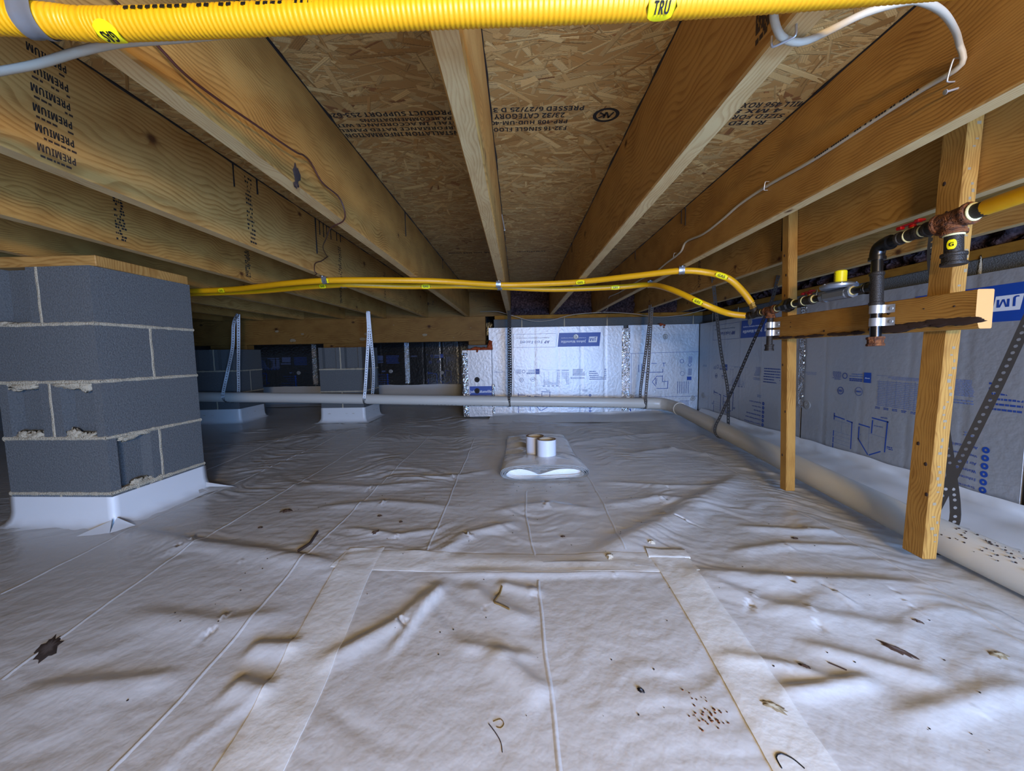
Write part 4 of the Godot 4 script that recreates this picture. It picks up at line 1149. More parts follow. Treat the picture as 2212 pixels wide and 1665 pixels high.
# ------------------------------------------------------------------ timber frame and gas pipework at the right
func make_frame() -> void:
	# each post leans a little along the wall
	var t := thing("timber_post", "near timber post hanging from its joist, printed and worn on its narrow face", "post", Vector3(1.102, 0.030, -1.052), "timber posts of the gas frame")
	t.rotation = Vector3(0.030, 0, 0)
	var mb := MB.new(); box(mb, Vector3(0, 0.58, 0), Vector3(0.037, 1.16, 0.060), 0.003, 1, Vector2(0.3, 0.02)); obj("timber", mb.mesh(), M.lumber, t)
	var sm := MB.new()
	for k in 62:
		var y := 0.05 + k * 0.0172
		if rng.randf() < 0.72:
			var x := rng.randf_range(-0.004, 0.012)
			ink_rect(sm, x - 0.004 - rng.randf() * 0.004, y, x + rng.randf() * 0.004, y + 0.003 + rng.randf() * 0.007, 0.0304)
	stuff(obj("worn_print", sm.mesh(), M.stain, t))
	var nb := MB.new()
	for e in [[0.31, -0.012], [0.26, 0.012], [0.18, 0.022], [0.905, 0.0], [0.98, -0.012]]: lump(nb, Vector3(-0.0188, e[0], e[1]), Vector3(0.002, 0.010, 0.008), int(e[0] * 100), 0.3)
	stuff(obj("nail_holes", nb.mesh(), M.bark, t))
	t = thing("timber_post", "far timber post, slimmer, hanging from the same joist nearer the back wall", "post", Vector3(1.104, 0.018, -1.580), "timber posts of the gas frame")
	t.rotation = Vector3(-0.040, 0.05, 0)
	mb = MB.new(); box(mb, Vector3(0, 0.59, 0), Vector3(0.038, 1.17, 0.038), 0.003, 1, Vector2(0.9, 0.05)); obj("timber", mb.mesh(), M.lumber, t)
	nb = MB.new()
	for e in [[0.15, -0.005], [0.33, 0.008], [0.52, -0.008], [0.80, 0.0], [0.88, 0.006], [0.96, -0.004]]: lump(nb, Vector3(-0.0192, e[0], e[1]), Vector3(0.002, 0.010, 0.006), int(e[0] * 100), 0.3)
	stuff(obj("nail_holes", nb.mesh(), M.bark, t))
	# rail with a waney lower edge
	t = thing("timber_rail", "horizontal timber rail with dark bark along its lower edge, nailed across the two posts", "rail", Vector3(1.047, 0.641, -1.648))
	mb = MB.new()
	var rows := []
	var prof := [Vector2(0, 0.087), Vector2(0, 0.03), Vector2(0.009, 0.002), Vector2(0.012, 0), Vector2(0.036, 0), Vector2(0.038, 0.002), Vector2(0.038, 0.087), Vector2(0.036, 0.089), Vector2(0.002, 0.089)]
	var ns := FastNoiseLite.new(); ns.seed = 5; ns.frequency = 5.0
	for k in prof.size():
		var pa: Vector2 = prof[k]; var pb: Vector2 = prof[(k + 1) % prof.size()]
		var a := Vector3(pa.x, pa.y, 0); var b := Vector3(pb.x, pb.y, 0); var l := Vector3(0, 0, 0.735)
		mb.face([a, b, b + l, a + l], Vector3(pa.y + pb.y - 0.089, 0, 0) if false else Vector3((pa.x + pb.x) / 2 - 0.019, (pa.y + pb.y) / 2 - 0.045, 0), [Vector2(0, pa.y - pa.x), Vector2(0, pb.y - pb.x), Vector2(0.735, pb.y - pb.x), Vector2(0.735, pa.y - pa.x)])
	obj("timber", mb.mesh(), M.lumber, t)
	for z in [0.0, 0.735]:
		var em := MB.new()
		var ring := []; var uv := []
		for p in prof:
			ring.append(Vector3(p.x, p.y, z)); uv.append(p)
		em.face(ring, Vector3(0, 0, 1 if z > 0.1 else -1), uv)
		obj("end_grain", em.mesh(), M.wood_end, t)
	var bm := MB.new()
	for e in [[0.70, 0.020, 0.10, 0.020], [0.655, 0.022, 0.08, 0.024], [0.60, 0.018, 0.07, 0.018], [0.54, 0.013, 0.12, 0.024], [0.50, 0.016, 0.08, 0.020], [0.42, 0.007, 0.05, 0.012], [0.37, 0.006, 0.06, 0.011], [0.33, 0.007, 0.05, 0.010], [0.25, 0.006, 0.08, 0.010], [0.18, 0.005, 0.07, 0.009], [0.10, 0.006, 0.08, 0.010], [0.04, 0.010, 0.05, 0.012]]:
		lump(bm, Vector3(0.003 if e[1] < 0.012 else 0.002, e[1], e[0]), Vector3(0.005, e[3], e[2]), int(e[0] * 300), 0.35, 18, 10)
	stuff(obj("bark", bm.mesh(), M.bark, t))
	nb = MB.new()
	for e in [[0.50, 0.052, 0.009], [0.525, 0.056, 0.008], [0.69, 0.056, 0.004], [0.62, 0.058, 0.003], [0.13, 0.045, 0.004], [0.13, 0.062, 0.003], [0.295, 0.020, 0.006], [0.06, 0.05, 0.006]]: lump(nb, Vector3(-0.0004, e[1], e[0]), Vector3(0.002, e[2], e[2] * 1.3), int(e[0] * 100), 0.3)
	stuff(obj("nail_holes", nb.mesh(), M.bark, t))

func pipe(t: Node3D, called: String, a: Vector3, b: Vector3, r: float, m: Material, seg := 18) -> void:
	var mb := MB.new()
	var l := (b - a).length()
	lathe(mb, [Vector2(0, 0), Vector2(r, 0), Vector2(r, l), Vector2(0, l)], seg, along(a, b))
	obj(called, mb.mesh(), m, t)

# a threaded fitting: beaded ends, plain barrel
func barrel(t: Node3D, called: String, a: Vector3, b: Vector3, r: float, m: Material, seg := 20, flat := false) -> void:
	var mb := MB.new()
	var l := (b - a).length(); var k := minf(0.008, l * 0.25)
	lathe(mb, [Vector2(0, 0), Vector2(r * 1.10, 0), Vector2(r * 1.14, k * 0.4), Vector2(r * 1.12, k), Vector2(r, k * 1.2), Vector2(r, l - k * 1.2), Vector2(r * 1.12, l - k), Vector2(r * 1.14, l - k * 0.4), Vector2(r * 1.10, l), Vector2(0, l)], seg, along(a, b), flat)
	obj(called, mb.mesh(), m, t)

func dope(t: Node3D, at: Vector3, dir: Vector3, r: float) -> void:
	var mb := MB.new()
	lathe(mb, [Vector2(r * 0.8, -0.0018), Vector2(r + 0.0012, -0.0018), Vector2(r + 0.0016, 0.0004), Vector2(r + 0.0004, 0.0022), Vector2(r * 0.8, 0.0022)], 18, along(at, at + dir))
	obj("pipe_dope", mb.mesh(), M.dope, t)

func make_gas() -> void:
	var t := thing("gas_manifold", "black iron gas pipework with red-handled valves and a regulator, strapped to the timber rail", "pipework", Vector3.ZERO)
	var x := 1.028
	var r := 0.0133
	var V := func(y: float, z: float) -> Vector3: return Vector3(x, y, z)
	# upper run, from the large tee back to the elbow above the riser
	var big := 0.0225
	barrel(t, "tee", V.call(0.894, -0.990), V.call(0.901, -0.918), big, M.rust)
	barrel(t, "tee", V.call(0.893, -0.955), V.call(0.862, -0.953), big * 0.94, M.rust)
	pipe(t, "nipple", V.call(0.864, -0.953), V.call(0.812, -0.950), 0.0165, M.fitting)
	dope(t, V.call(0.861, -0.953), Vector3(0, -1, 0), 0.0175)
	barrel(t, "cap", V.call(0.819, -0.950), V.call(0.791, -0.949), 0.0205, M.fitting)
	pipe(t, "nipple", V.call(0.901, -0.920), V.call(0.902, -0.885), 0.0165, M.fitting)
	dope(t, V.call(0.901, -0.914), Vector3(0, 0, 1), 0.019)
	pipe(t, "nipple", V.call(0.888, -1.140), V.call(0.894, -0.985), r, M.iron)
	barrel(t, "reducer", V.call(0.893, -1.016), V.call(0.894, -0.988), 0.0165, M.fitting)
	barrel(t, "valve", V.call(0.891, -1.088), V.call(0.893, -1.030), 0.0152, M.fitting)
	dope(t, V.call(0.893, -1.026), Vector3(0, 0, 1), r); dope(t, V.call(0.891, -1.062), Vector3(0, 0, 1), r + 0.0015); dope(t, V.call(0.889, -1.118), Vector3(0, 0, 1), r)
	handle(t, V.call(0.910, -1.052), 0.062)
	# elbow and riser
	var eb := MB.new()
	tube(eb, curve([V.call(0.889, -1.112), V.call(0.8885, -1.128), V.call(0.882, -1.143), V.call(0.868, -1.148), V.call(0.856, -1.148)], 0.003), 0.0175, 18)
	lathe(eb, [Vector2(0.012, 0), Vector2(0.020, 0), Vector2(0.020, 0.009), Vector2(0.012, 0.009)], 18, along(V.call(0.858, -1.148), V.call(0.84, -1.148)))
	lathe(eb, [Vector2(0.012, 0), Vector2(0.020, 0), Vector2(0.020, 0.009), Vector2(0.012, 0.009)], 18, along(V.call(0.889, -1.117), V.call(0.889, -1.10)))
	obj("elbow", eb.mesh(), M.iron, t)
	pipe(t, "riser", V.call(0.860, -1.148), V.call(0.615, -1.138), r, M.iron)
	barrel(t, "tee", V.call(0.815, -1.146), V.call(0.722, -1.142), 0.0155, M.fitting)
	dope(t, V.call(0.720, -1.142), Vector3(0, -1, 0), r)
	barrel(t, "cap", V.call(0.632, -1.139), V.call(0.606, -1.138), 0.0185, M.rust, 8, true)
	# lower run
	barrel(t, "tee", V.call(0.775, -1.150), V.call(0.7755, -1.178), 0.0155, M.iron)
	pipe(t, "nipple", V.call(0.776, -1.15), V.call(0.776, -1.235), 0.0105, M.iron)
	pipe(t, "nipple", V.call(0.774, -1.32), V.call(0.772, -1.40), 0.0105, M.iron)
	var rg := MB.new()
	box(rg, V.call(0.772, -1.280), Vector3(0.036, 0.030, 0.098), 0.007)
	lathe(rg, [Vector2(0.001, -0.002), Vector2(0.045, 0.0), Vector2(0.049, 0.006), Vector2(0.049, 0.012), Vector2(0.043, 0.016), Vector2(0.030, 0.020), Vector2(0.001, 0.021)], 28, Transform3D(Basis.IDENTITY, V.call(0.790, -1.278)))
	lathe(rg, [Vector2(0.001, 0), Vector2(0.0185, 0), Vector2(0.0185, 0.014), Vector2(0.011, 0.014)], 8, along(V.call(0.774, -1.236), V.call(0.774, -1.2)), true)
	lathe(rg, [Vector2(0.001, 0), Vector2(0.0185, 0), Vector2(0.0185, 0.014), Vector2(0.011, 0.014)], 8, along(V.call(0.773, -1.326), V.call(0.773, -1.4)), true)
	for k in 6:
		var a := P2 * k / 6.0
		lathe(rg, [Vector2(0.0045, 0), Vector2(0.0045, 0.010), Vector2(0, 0.012)], 8, Transform3D(Basis.IDENTITY, V.call(0.795, -1.278) + Vector3(cos(a), 0, sin(a)) * 0.044))
	obj("regulator", rg.mesh(), M.alloy, t)
	dope(t, V.call(0.776, -1.222), Vector3(0, 0, 1), 0.012)
	var cap := MB.new()
	lathe(cap, [Vector2(0, 0), Vector2(0.0165, 0), Vector2(0.0165, 0.034), Vector2(0.0145, 0.037), Vector2(0, 0.037)], 22, Transform3D(Basis.IDENTITY, V.call(0.809, -1.272)))
	obj("cap", cap.mesh(), M.yellow_tag, t).set_meta("label", "yellow regulator cap with black print")
	var cp := MB.new()
	for k in 6:
		for j in 9:
			var a := PI * 0.45 + (j - 4.0) * 0.16 + PI * 0.25
			if rng.randf() < 0.8:
				var c: Vector3 = V.call(0.814 + k * 0.0048, -1.272) + Vector3(-sin(a), 0, cos(a) * 0.9 + 0.0) * 0.0168
				box(cp, c, Vector3(0.0022, 0.0016, 0.0006), 0.0, 0, Vector2.ZERO, Basis(Vector3.UP, -a + PI))
	stuff(obj("cap_print", cp.mesh(), M.black, t))
	barrel(t, "valve", V.call(0.772, -1.382), V.call(0.7715, -1.436), 0.0150, M.fitting)
	dope(t, V.call(0.773, -1.378), Vector3(0, 0, 1), 0.0125); dope(t, V.call(0.772, -1.422), Vector3(0, 0, 1), 0.0150)
	handle(t, V.call(0.791, -1.402), 0.050)
	pipe(t, "nipple", V.call(0.7715, -1.43), V.call(0.766, -1.56), 0.0118, M.iron)
	dope(t, V.call(0.770, -1.474), Vector3(0, 0, 1), 0.013)
	var un := MB.new()
	lathe(un, [Vector2(0.001, 0), Vector2(0.017, 0), Vector2(0.019, 0.010), Vector2(0.024, 0.014), Vector2(0.026, 0.018), Vector2(0.026, 0.034), Vector2(0.023, 0.038), Vector2(0.019, 0.044), Vector2(0.017, 0.058), Vector2(0.001, 0.058)], 8, along(V.call(0.768, -1.484), V.call(0.765, -1.55)), true)
	obj("union", un.mesh(), M.iron, t)
	pipe(t, "nipple", V.call(0.766, -1.54), V.call(0.758, -1.69), 0.0118, M.iron)
	barrel(t, "tee", V.call(0.762, -1.578), V.call(0.757, -1.640), 0.0162, M.rust)
	barrel(t, "tee", V.call(0.758, -1.610), V.call(0.728, -1.610), 0.0160, M.rust)
	dope(t, V.call(0.763, -1.570), Vector3(0, 0, 1), 0.0125); dope(t, V.call(0.757, -1.662), Vector3(0, 0, 1), 0.0125)
	pipe(t, "drip_leg", V.call(0.735, -1.610), V.call(0.605, -1.611), 0.0112, M.fitting)
	barrel(t, "cap", V.call(0.622, -1.611), V.call(0.596, -1.611), 0.0150, M.fitting)
	barrel(t, "tee", V.call(0.757, -1.672), V.call(0.753, -1.735), 0.0150, M.fitting)
	barrel(t, "tee", Vector3(1.026, 0.758, -1.703), Vector3(1.012, 0.780, -1.702), 0.0140, M.fitting)
	barrel(t, "hose_nut", V.call(0.754, -1.732), Vector3(1.027, 0.752, -1.765), 0.0145, M.fitting, 8, true)
	barrel(t, "hose_nut", Vector3(1.013, 0.779, -1.702), Vector3(1.003, 0.802, -1.702), 0.0130, M.brass, 6, true)
	# two-hole straps to the rail
	for c in [[0.710, -1.1415, r], [0.674, -1.140, r], [0.700, -1.6103, 0.0112], [0.668, -1.6105, 0.0112]]:
		var sb := MB.new(); var rows := []
		for j in 2:
			var row := PackedVector3Array()
			for k in 17:
				var a := PI * k / 16.0
				row.append(Vector3(x - sin(a) * (c[2] + 0.0022), c[0] + (j - 0.5) * 0.023, c[1] - cos(a) * (c[2] + 0.0022)))
			row.insert(0, Vector3(1.0455, c[0] + (j - 0.5) * 0.023, c[1] - c[2] - 0.0022))
			row.append(Vector3(1.0440, c[0] + (j - 0.5) * 0.023, c[1] + c[2] + 0.0025)); row.append(Vector3(1.0440, c[0] + (j - 0.5) * 0.023, c[1] + c[2] + 0.026))
			rows.append(row)
		sb.grid(rows, false)
		lathe(sb, [Vector2(0.0055, 0), Vector2(0.005, 0.002), Vector2(0, 0.0026)], 10, Transform3D(Basis(Vector3(0, 0, 1), Vector3(-1, 0, 0), Vector3(0, -1, 0)), Vector3(1.0440, c[0], c[1] + c[2] + 0.016)))
		obj("pipe_strap", sb.mesh(), M.steel, t)
	# yellow round tag on the large drip leg
	var tg := MB.new(); patch(tg, V.call(0.838, -0.951), Vector3(0, -1, 0), 0.0168, 0.026, deg_to_rad(-20), 1.0, Vector3(-1, 0, 0.55)); obj("tag", tg.mesh(), M.yellow_tag, t)
	var b := Basis(Vector3(0.48, 0, 0.87), Vector3(0, -1, 0), Vector3(-0.87, 0, 0.48).normalized() * -1.0)
	letters("tag_letter", "G", 0.009, 0.008, M.black, t, Transform3D(Basis(Vector3(0.48, 0, 0.87), Vector3.UP, Vector3(0.48, 0, 0.87).cross(Vector3.UP)), V.call(0.838, -0.951) + Vector3(-0.87, 0, 0.48) * 0.0178), bold)
	# hose that leaves to the right, past the camera
	hose("gas_hose", "short yellow gas hose running off to the right from the rusty tee", [1.028, 0.902, -0.892, 1.022, 0.903, -0.82, 1.015, 0.904, -0.70, 1.01, 0.905, -0.50], 0.0168, 0.004, false, [])

func handle(t: Node3D, at: Vector3, l: float) -> void:
	var mb := MB.new()
	lathe(mb, [Vector2(0, 0), Vector2(0.0085, 0), Vector2(0.0075, 0.006), Vector2(0, 0.008)], 14, Transform3D(Basis.IDENTITY, at + Vector3(0, 0.0, 0)))
	box(mb, at + Vector3(-0.004, 0.009, 0.002), Vector3(0.014, 0.005, l * 0.75), 0.002)
	box(mb, at + Vector3(-0.006, 0.006, -l * 0.42), Vector3(0.012, 0.009, l * 0.25), 0.002)
	box(mb, at + Vector3(-0.004, 0.011, l * 0.36), Vector3(0.020, 0.006, l * 0.22), 0.002)
	obj("valve_handle", mb.mesh(), M.red, t)
	pipe(t, "valve_stem", at + Vector3(0, -0.012, 0), at + Vector3(0, 0.004, 0), 0.006, M.brass, 12)

# an oval sticker that lies round a tube: centre, tube direction, radius, length, -, arc, facing
func patch(mb: MB, c: Vector3, dir: Vector3, r: float, l: float, _a: float, arc: float, facing: Vector3) -> void:
	var d := dir.normalized()
	var f := (facing - d * facing.dot(d)).normalized(); var s := d.cross(f)
	var n := 9
	var rows := []
	for j in n + 1:
		var u := -1.0 + 2.0 * j / n
		var half := arc * sqrt(maxf(0.0, 1.0 - u * u)) * 0.5
		var row := PackedVector3Array()
		for i in 7:
			var a := half * (i / 3.0 - 1.0)
			row.append(c + d * u * l * 0.5 + (f * cos(a) + s * sin(a)) * (r + 0.0006))
		rows.append(row)
	mb.grid(rows, (rows[4][6] - rows[4][0]).cross(rows[5][3] - rows[4][3]).dot(f) < 0.0)

# coated corrugated gas hose; labels: [fraction, facing x y z, text, rolled]
func hose(called: String, label: String, p: Array, r: float, pitch: float, ribs: bool, labels: Array, group := "") -> Node3D:
	var t := thing(called, label, "hose", Vector3.ZERO, group)
	var path := curve(pts(p), pitch * 0.25 if ribs else 0.012)
	var rad := []
	for i in path.size(): rad.append(r + (0.00045 * sin(P2 * i / 4.0) + 0.00035 * sin(i * 0.013) if ribs else 0.00015 * sin(i * 2.2)))
	var mb := MB.new(); tube(mb, path, rad, 18 if ribs else 14)
	obj("jacket", mb.mesh(), M.yellow, t)
	for l in labels:
		var i := clampi(int(l[0] * path.size()), 3, path.size() - 4)
		var d: Vector3 = (path[i + 3] - path[i - 3]).normalized()
		var f := Vector3(l[1], l[2], l[3]); f = (f - d * f.dot(d)).normalized()
		var pm := MB.new(); patch(pm, path[i], d, r + 0.0004, l[5], 0.0, 1.9, f); obj("label", pm.mesh(), M.yellow_tag, t)
		var rt := d if d.x > 0 else -d
		if l[6]: rt = -rt
		var up := f.cross(rt)
		letters("label_text", l[4], r * 0.75, l[5] * 0.52, M.black, t, Transform3D(Basis(rt, up, f), path[i] + f * (r + 0.0014)), bold)
	return t

# metal strap round a hose, up to the joist
func hose_clip(label: String, c: Vector3, dir: Vector3, r: float, w: float) -> void:
	var t := thing("hose_clip", label, "clip", Vector3.ZERO, "metal hose clips")
	var d := dir.normalized(); var s := d.cross(Vector3.UP).normalized(); var up := s.cross(d)
	var rows := []
	for j in 5:
		var row := PackedVector3Array()
		var o := d * w * (j / 4.0 - 0.5)
		var groove := 0.0012 if j == 2 else 0.0
		var top := JB - 0.0015 - c.y
		row.append(c + o - s * (r + 0.022) + Vector3(0, top, 0)); row.append(c + o - s * (r + 0.003) + Vector3(0, top, 0))
		for k in 13:
			var a := PI + PI * k / 12.0
			row.append(c + o + (s * cos(a) + up * sin(a)) * (r + 0.002 - groove))
		row.append(c + o + s * (r + 0.003) + Vector3(0, top, 0)); row.append(c + o + s * (r + 0.022) + Vector3(0, top, 0))
		rows.append(row)
	var mb := MB.new(); mb.grid(rows, true); mb.grid(rows, false)
	obj("band", mb.mesh(), M.steel, t)
	var nm := MB.new()
	for e in [-1.0, 1.0]: lathe(nm, [Vector2(0.005, 0), Vector2(0.004, 0.003), Vector2(0, 0.004)], 10, Transform3D(Basis(Vector3(1, 0, 0), Vector3(0, -1, 0), Vector3(0, 0, -1)), c + s * e * (r + 0.013) + Vector3(0, JB - 0.0016 - c.y, 0)))
	obj("nail_head", nm.mesh(), M.steel, t)

func make_hoses() -> void:
	var n := hose("gas_hose", "thick ribbed yellow gas hose close overhead along the top of the view", [-0.72, 0.953, -0.412, -0.549, 0.953, -0.417, -0.478, 0.953, -0.424, -0.440, 0.953, -0.430, -0.343, 0.953, -0.431, -0.195, 0.953, -0.429, -0.024, 0.953, -0.427, 0.147, 0.953, -0.425, 0.282, 0.953, -0.420, 0.45, 0.953, -0.41], 0.0142, 0.0052, true,
		[[0.264, 0.1, -0.97, 0.25, "GAS", 0.026, true], [0.742, 0.0, -0.8, 0.6, "TRU", 0.030, false]])
	var pm := MB.new()
	for k in 26:
		if rng.randf() < 0.85: box(pm, Vector3(-0.39 + k * 0.0075, 0.953, -0.4305) + Vector3(0, 0.3, 0.95).normalized() * 0.0147, Vector3(0.0045, 0.0035, 0.0006), 0.0, 0, Vector2.ZERO, Basis(Vector3.RIGHT, -0.3))
	stuff(obj("jacket_print", pm.mesh(), M.black, n))
	hose_clip("metal clip holding the thick near gas hose under a joist at the top left", Vector3(-0.490, 0.953, -0.4225), Vector3(1, 0, -0.1), 0.0145, 0.022)
	hose("gas_hose", "upper of the two yellow gas hoses crossing below the joists", [-2.4, 0.953, -2.08, -1.679, 0.953, -2.020, -1.449, 0.953, -1.990, -1.266, 0.953, -1.929, -1.087, 0.953, -1.861, -0.876, 0.953, -1.813, -0.676, 0.953, -1.824, -0.469, 0.953, -1.858, -0.345, 0.953, -1.895, -0.096, 0.953, -2.012, 0.081, 0.953, -2.019, 0.310, 0.953, -1.980, 0.549, 0.953, -1.854, 0.724, 0.953, -1.759, 0.830, 0.936, -1.727, 0.900, 0.902, -1.692, 0.968, 0.846, -1.700, 1.003, 0.802, -1.702], 0.0136, 0.006, false,
		[[0.245, 0.1, -0.4, 0.9, "GAS", 0.040, true], [0.432, 0.0, -0.3, 0.95, "GAS", 0.042, false], [0.772, 0.0, -0.4, 0.9, "GAS", 0.05, true], [0.945, -0.5, -0.2, 0.85, "GAS", 0.056, false]], "yellow gas hoses crossing the ceiling")
	hose("gas_hose", "lower of the two yellow gas hoses crossing below the joists", [-2.4, 0.951, -2.15, -1.726, 0.951, -2.085, -1.367, 0.951, -2.050, -1.050, 0.952, -1.960, -0.883, 0.952, -1.924, -0.802, 0.952, -1.920, -0.595, 0.950, -1.981, -0.435, 0.950, -2.000, -0.272, 0.950, -2.008, -0.092, 0.952, -2.081, 0.162, 0.945, -2.135, 0.365, 0.947, -2.150, 0.573, 0.951, -2.140, 0.690, 0.949, -2.08, 0.735, 0.896, -1.90, 0.830, 0.811, -1.775, 0.950, 0.768, -1.790, 1.027, 0.752, -1.765], 0.0136, 0.006, false,
		[[0.39, 0.0, -0.3, 0.95, "GAS", 0.042, false], [0.525, 0.0, -0.2, 0.97, "GAS", 0.05, false], [0.795, 0.0, -0.3, 0.95, "GAS", 0.05, false], [0.935, -0.3, -0.2, 0.9, "GAS", 0.05, false]], "yellow gas hoses crossing the ceiling")
	for c in [["metal clip on the upper gas hose under the joist with the PREMIUM stamp", Vector3(-0.878, 0.953, -1.813), Vector3(1, 0, 0.1)], ["metal clip on the lower gas hose under the joist with the PREMIUM stamp", Vector3(-0.842, 0.952, -1.921), Vector3(1, 0, 0)],
			["metal clip on the upper gas hose under the middle joist", Vector3(-0.094, 0.953, -2.012), Vector3(1, 0, -0.2)], ["metal clip on the lower gas hose under the middle joist", Vector3(-0.090, 0.952, -2.082), Vector3(1, 0, -0.2)],
			["metal clip on the upper gas hose where it starts bending down", Vector3(0.728, 0.953, -1.758), Vector3(1, 0, 0.3)], ["metal clip on the lower gas hose where it starts bending down", Vector3(0.70, 0.950, -2.085), Vector3(1, 0, 0.3)]]:
		hose_clip(c[0], c[1], c[2], 0.0140, 0.024)

func wire(called: String, label: String, p: Array, r: float, m: Material, group := "", squash := 1.0) -> MeshInstance3D:
	var mb := MB.new(); tube(mb, curve(pts(p), 0.012), r, 10, true, squash)
	return tag(obj(called, mb.mesh(), m), label, "wire", group) as MeshInstance3D

func staple(label: String, a: Vector3, b: Vector3, out: Vector3, depth: float) -> void:
	var mb := MB.new()
	tube(mb, curve([a, a + out * depth * 0.8, a + out * depth + (b - a) * 0.15, b + out * depth - (b - a) * 0.15, b + out * depth * 0.8, b], 0.002), 0.0013, 8)
	tag(obj("staple", mb.mesh(), M.steel), label, "staple", "cable staples")

func make_cables() -> void:
	wire("power_cable", "thick white cable close to the camera, under the near gas hose, top left", [-0.75, 0.946, -0.50, -0.642, 0.948, -0.489, -0.613, 0.949, -0.485, -0.557, 0.950, -0.477, -0.495, 0.950, -0.462, -0.436, 0.950, -0.451, -0.382, 0.950, -0.448, -0.329, 0.952, -0.447, -0.289, 0.955, -0.446, -0.202, 0.961, -0.447, -0.06, 0.964, -0.447, 0.10, 0.964, -0.425, 0.20, 0.962, -0.40, 0.30, 0.961, -0.37], 0.0052, M.cable, "", 0.75)
	var c := wire("power_cable", "white cable stapled under one joist and running back along the side of the next", [0.235, 0.962, -0.36, 0.253, 0.961, -0.405, 0.268, 0.959, -0.429, 0.282, 0.959, -0.454, 0.309, 0.962, -0.484, 0.330, 0.962, -0.494, 0.348, 0.964, -0.495, 0.386, 0.985, -0.507, 0.422, 1.000, -0.505, 0.460, 1.004, -0.496, 0.489, 1.008, -0.503, 0.570, 1.040, -0.560, 0.660, 1.070, -0.630, 0.700, 1.070, -0.660, 0.709, 1.052, -0.662, 0.711, 1.044, -0.674,
		0.711, 1.047, -0.721, 0.711, 1.049, -0.807, 0.711, 1.049, -0.919, 0.711, 1.051, -1.003, 0.711, 1.061, -1.144, 0.711, 1.061, -1.281, 0.711, 1.049, -1.392, 0.711, 1.042, -1.525, 0.711, 1.055, -1.675, 0.711, 1.027, -1.734, 0.711, 1.017, -1.891, 0.711, 1.006, -2.046, 0.711, 1.013, -2.314, 0.711, 1.013, -2.723, 0.711, 1.027, -3.03], 0.0042, M.cable)
	var pm := MB.new()
	for k in 40:
		if rng.randf() < 0.7: box(pm, Vector3(0.7066, 1.0495 + 0.0 * k, -0.73 - k * 0.006), Vector3(0.0006, 0.003, 0.004), 0.0)
	stuff(obj("cable_print", pm.mesh(), M.stamp, c))
	staple("metal staple over the white cable on the underside of its joist", Vector3(0.306, JB, -0.495), Vector3(0.323, JB, -0.479), Vector3(0, -1, 0), 0.013)
	staple("metal staple over the white cable where it meets the side of the wide joist", Vector3(0.717, 1.030, -0.680), Vector3(0.717, 1.060, -0.672), Vector3(-1, 0, 0), 0.013)
	staple("metal staple over the white cable halfway along the wide joist", Vector3(0.717, 1.052, -1.155), Vector3(0.717, 1.073, -1.150), Vector3(-1, 0, 0), 0.011)
	staple("metal staple over the thin end of the white cable, above the gas hoses", Vector3(0.717, 1.020, -1.80), Vector3(0.717, 1.038, -1.79), Vector3(-1, 0, 0), 0.010)
	var nb := MB.new(); tube(nb, pts([0.717, 1.016, -0.674, 0.700, 1.012, -0.676]), 0.0018, 8); lathe(nb, [Vector2(0, 0), Vector2(0.004, 0), Vector2(0.004, 0.0015), Vector2(0, 0.0018)], 10, along(Vector3(0.700, 1.012, -0.676), Vector3(0.68, 1.008, -0.678)))
	tag(obj("nail", nb.mesh(), M.steel), "single nail sticking out of the wide joist below the cable staple", "nail")
	wire("brown_wire", "thin brown wire looping along the joist at the upper left", [-0.456, 1.02, -0.40, -0.456, 1.015, -0.471, -0.452, 1.000, -0.526, -0.450, 0.992, -0.559, -0.448, 0.993, -0.607, -0.446, 1.002, -0.686, -0.446, 1.015, -0.789, -0.448, 1.024, -0.837, -0.452, 1.034, -0.864, -0.455, 1.035, -0.901, -0.453, 1.011, -0.945, -0.448, 1.007, -1.016, -0.444, 0.978, -1.040, -0.462, 0.964, -1.068, -0.52, 0.964, -1.12, -0.62, 0.99, -1.30, -0.74, 1.02, -1.52, -0.835, 1.045, -1.75, -0.863, 1.060, -1.81, -0.865, 1.030, -1.76, -0.866, 1.004, -1.700, -0.862, 0.968, -1.685, -0.86, 0.962, -1.70, -0.90, 0.963, -1.75], 0.0019, M.brown_wire)
	wire("string", "thin pale wire sagging across the back wall below the sill", [-0.356, 1.015, -3.82, -0.20, 1.0, -3.68, -0.134, 0.985, -3.66, -0.029, 0.952, -3.66, 0.141, 0.905, -3.68, 0.312, 0.908, -3.68, 0.524, 0.955, -3.66, 0.76, 0.964, -3.60, 0.905, 0.962, -3.62, 1.074, 0.950, -3.64, 1.286, 0.920, -3.66, 1.496, 0.928, -3.66, 1.64, 0.955, -3.64, 1.80, 1.00, -3.60], 0.0032, M.string)
	wire("string", "short pale wire dropping from the wide joist to the sagging wire on the back wall", [0.711, 1.027, -3.00, 0.714, 1.022, -3.06, 0.735, 1.0, -3.16, 0.76, 0.974, -3.30, 0.775, 0.962, -3.45, 0.77, 0.963, -3.58], 0.0030, M.string)

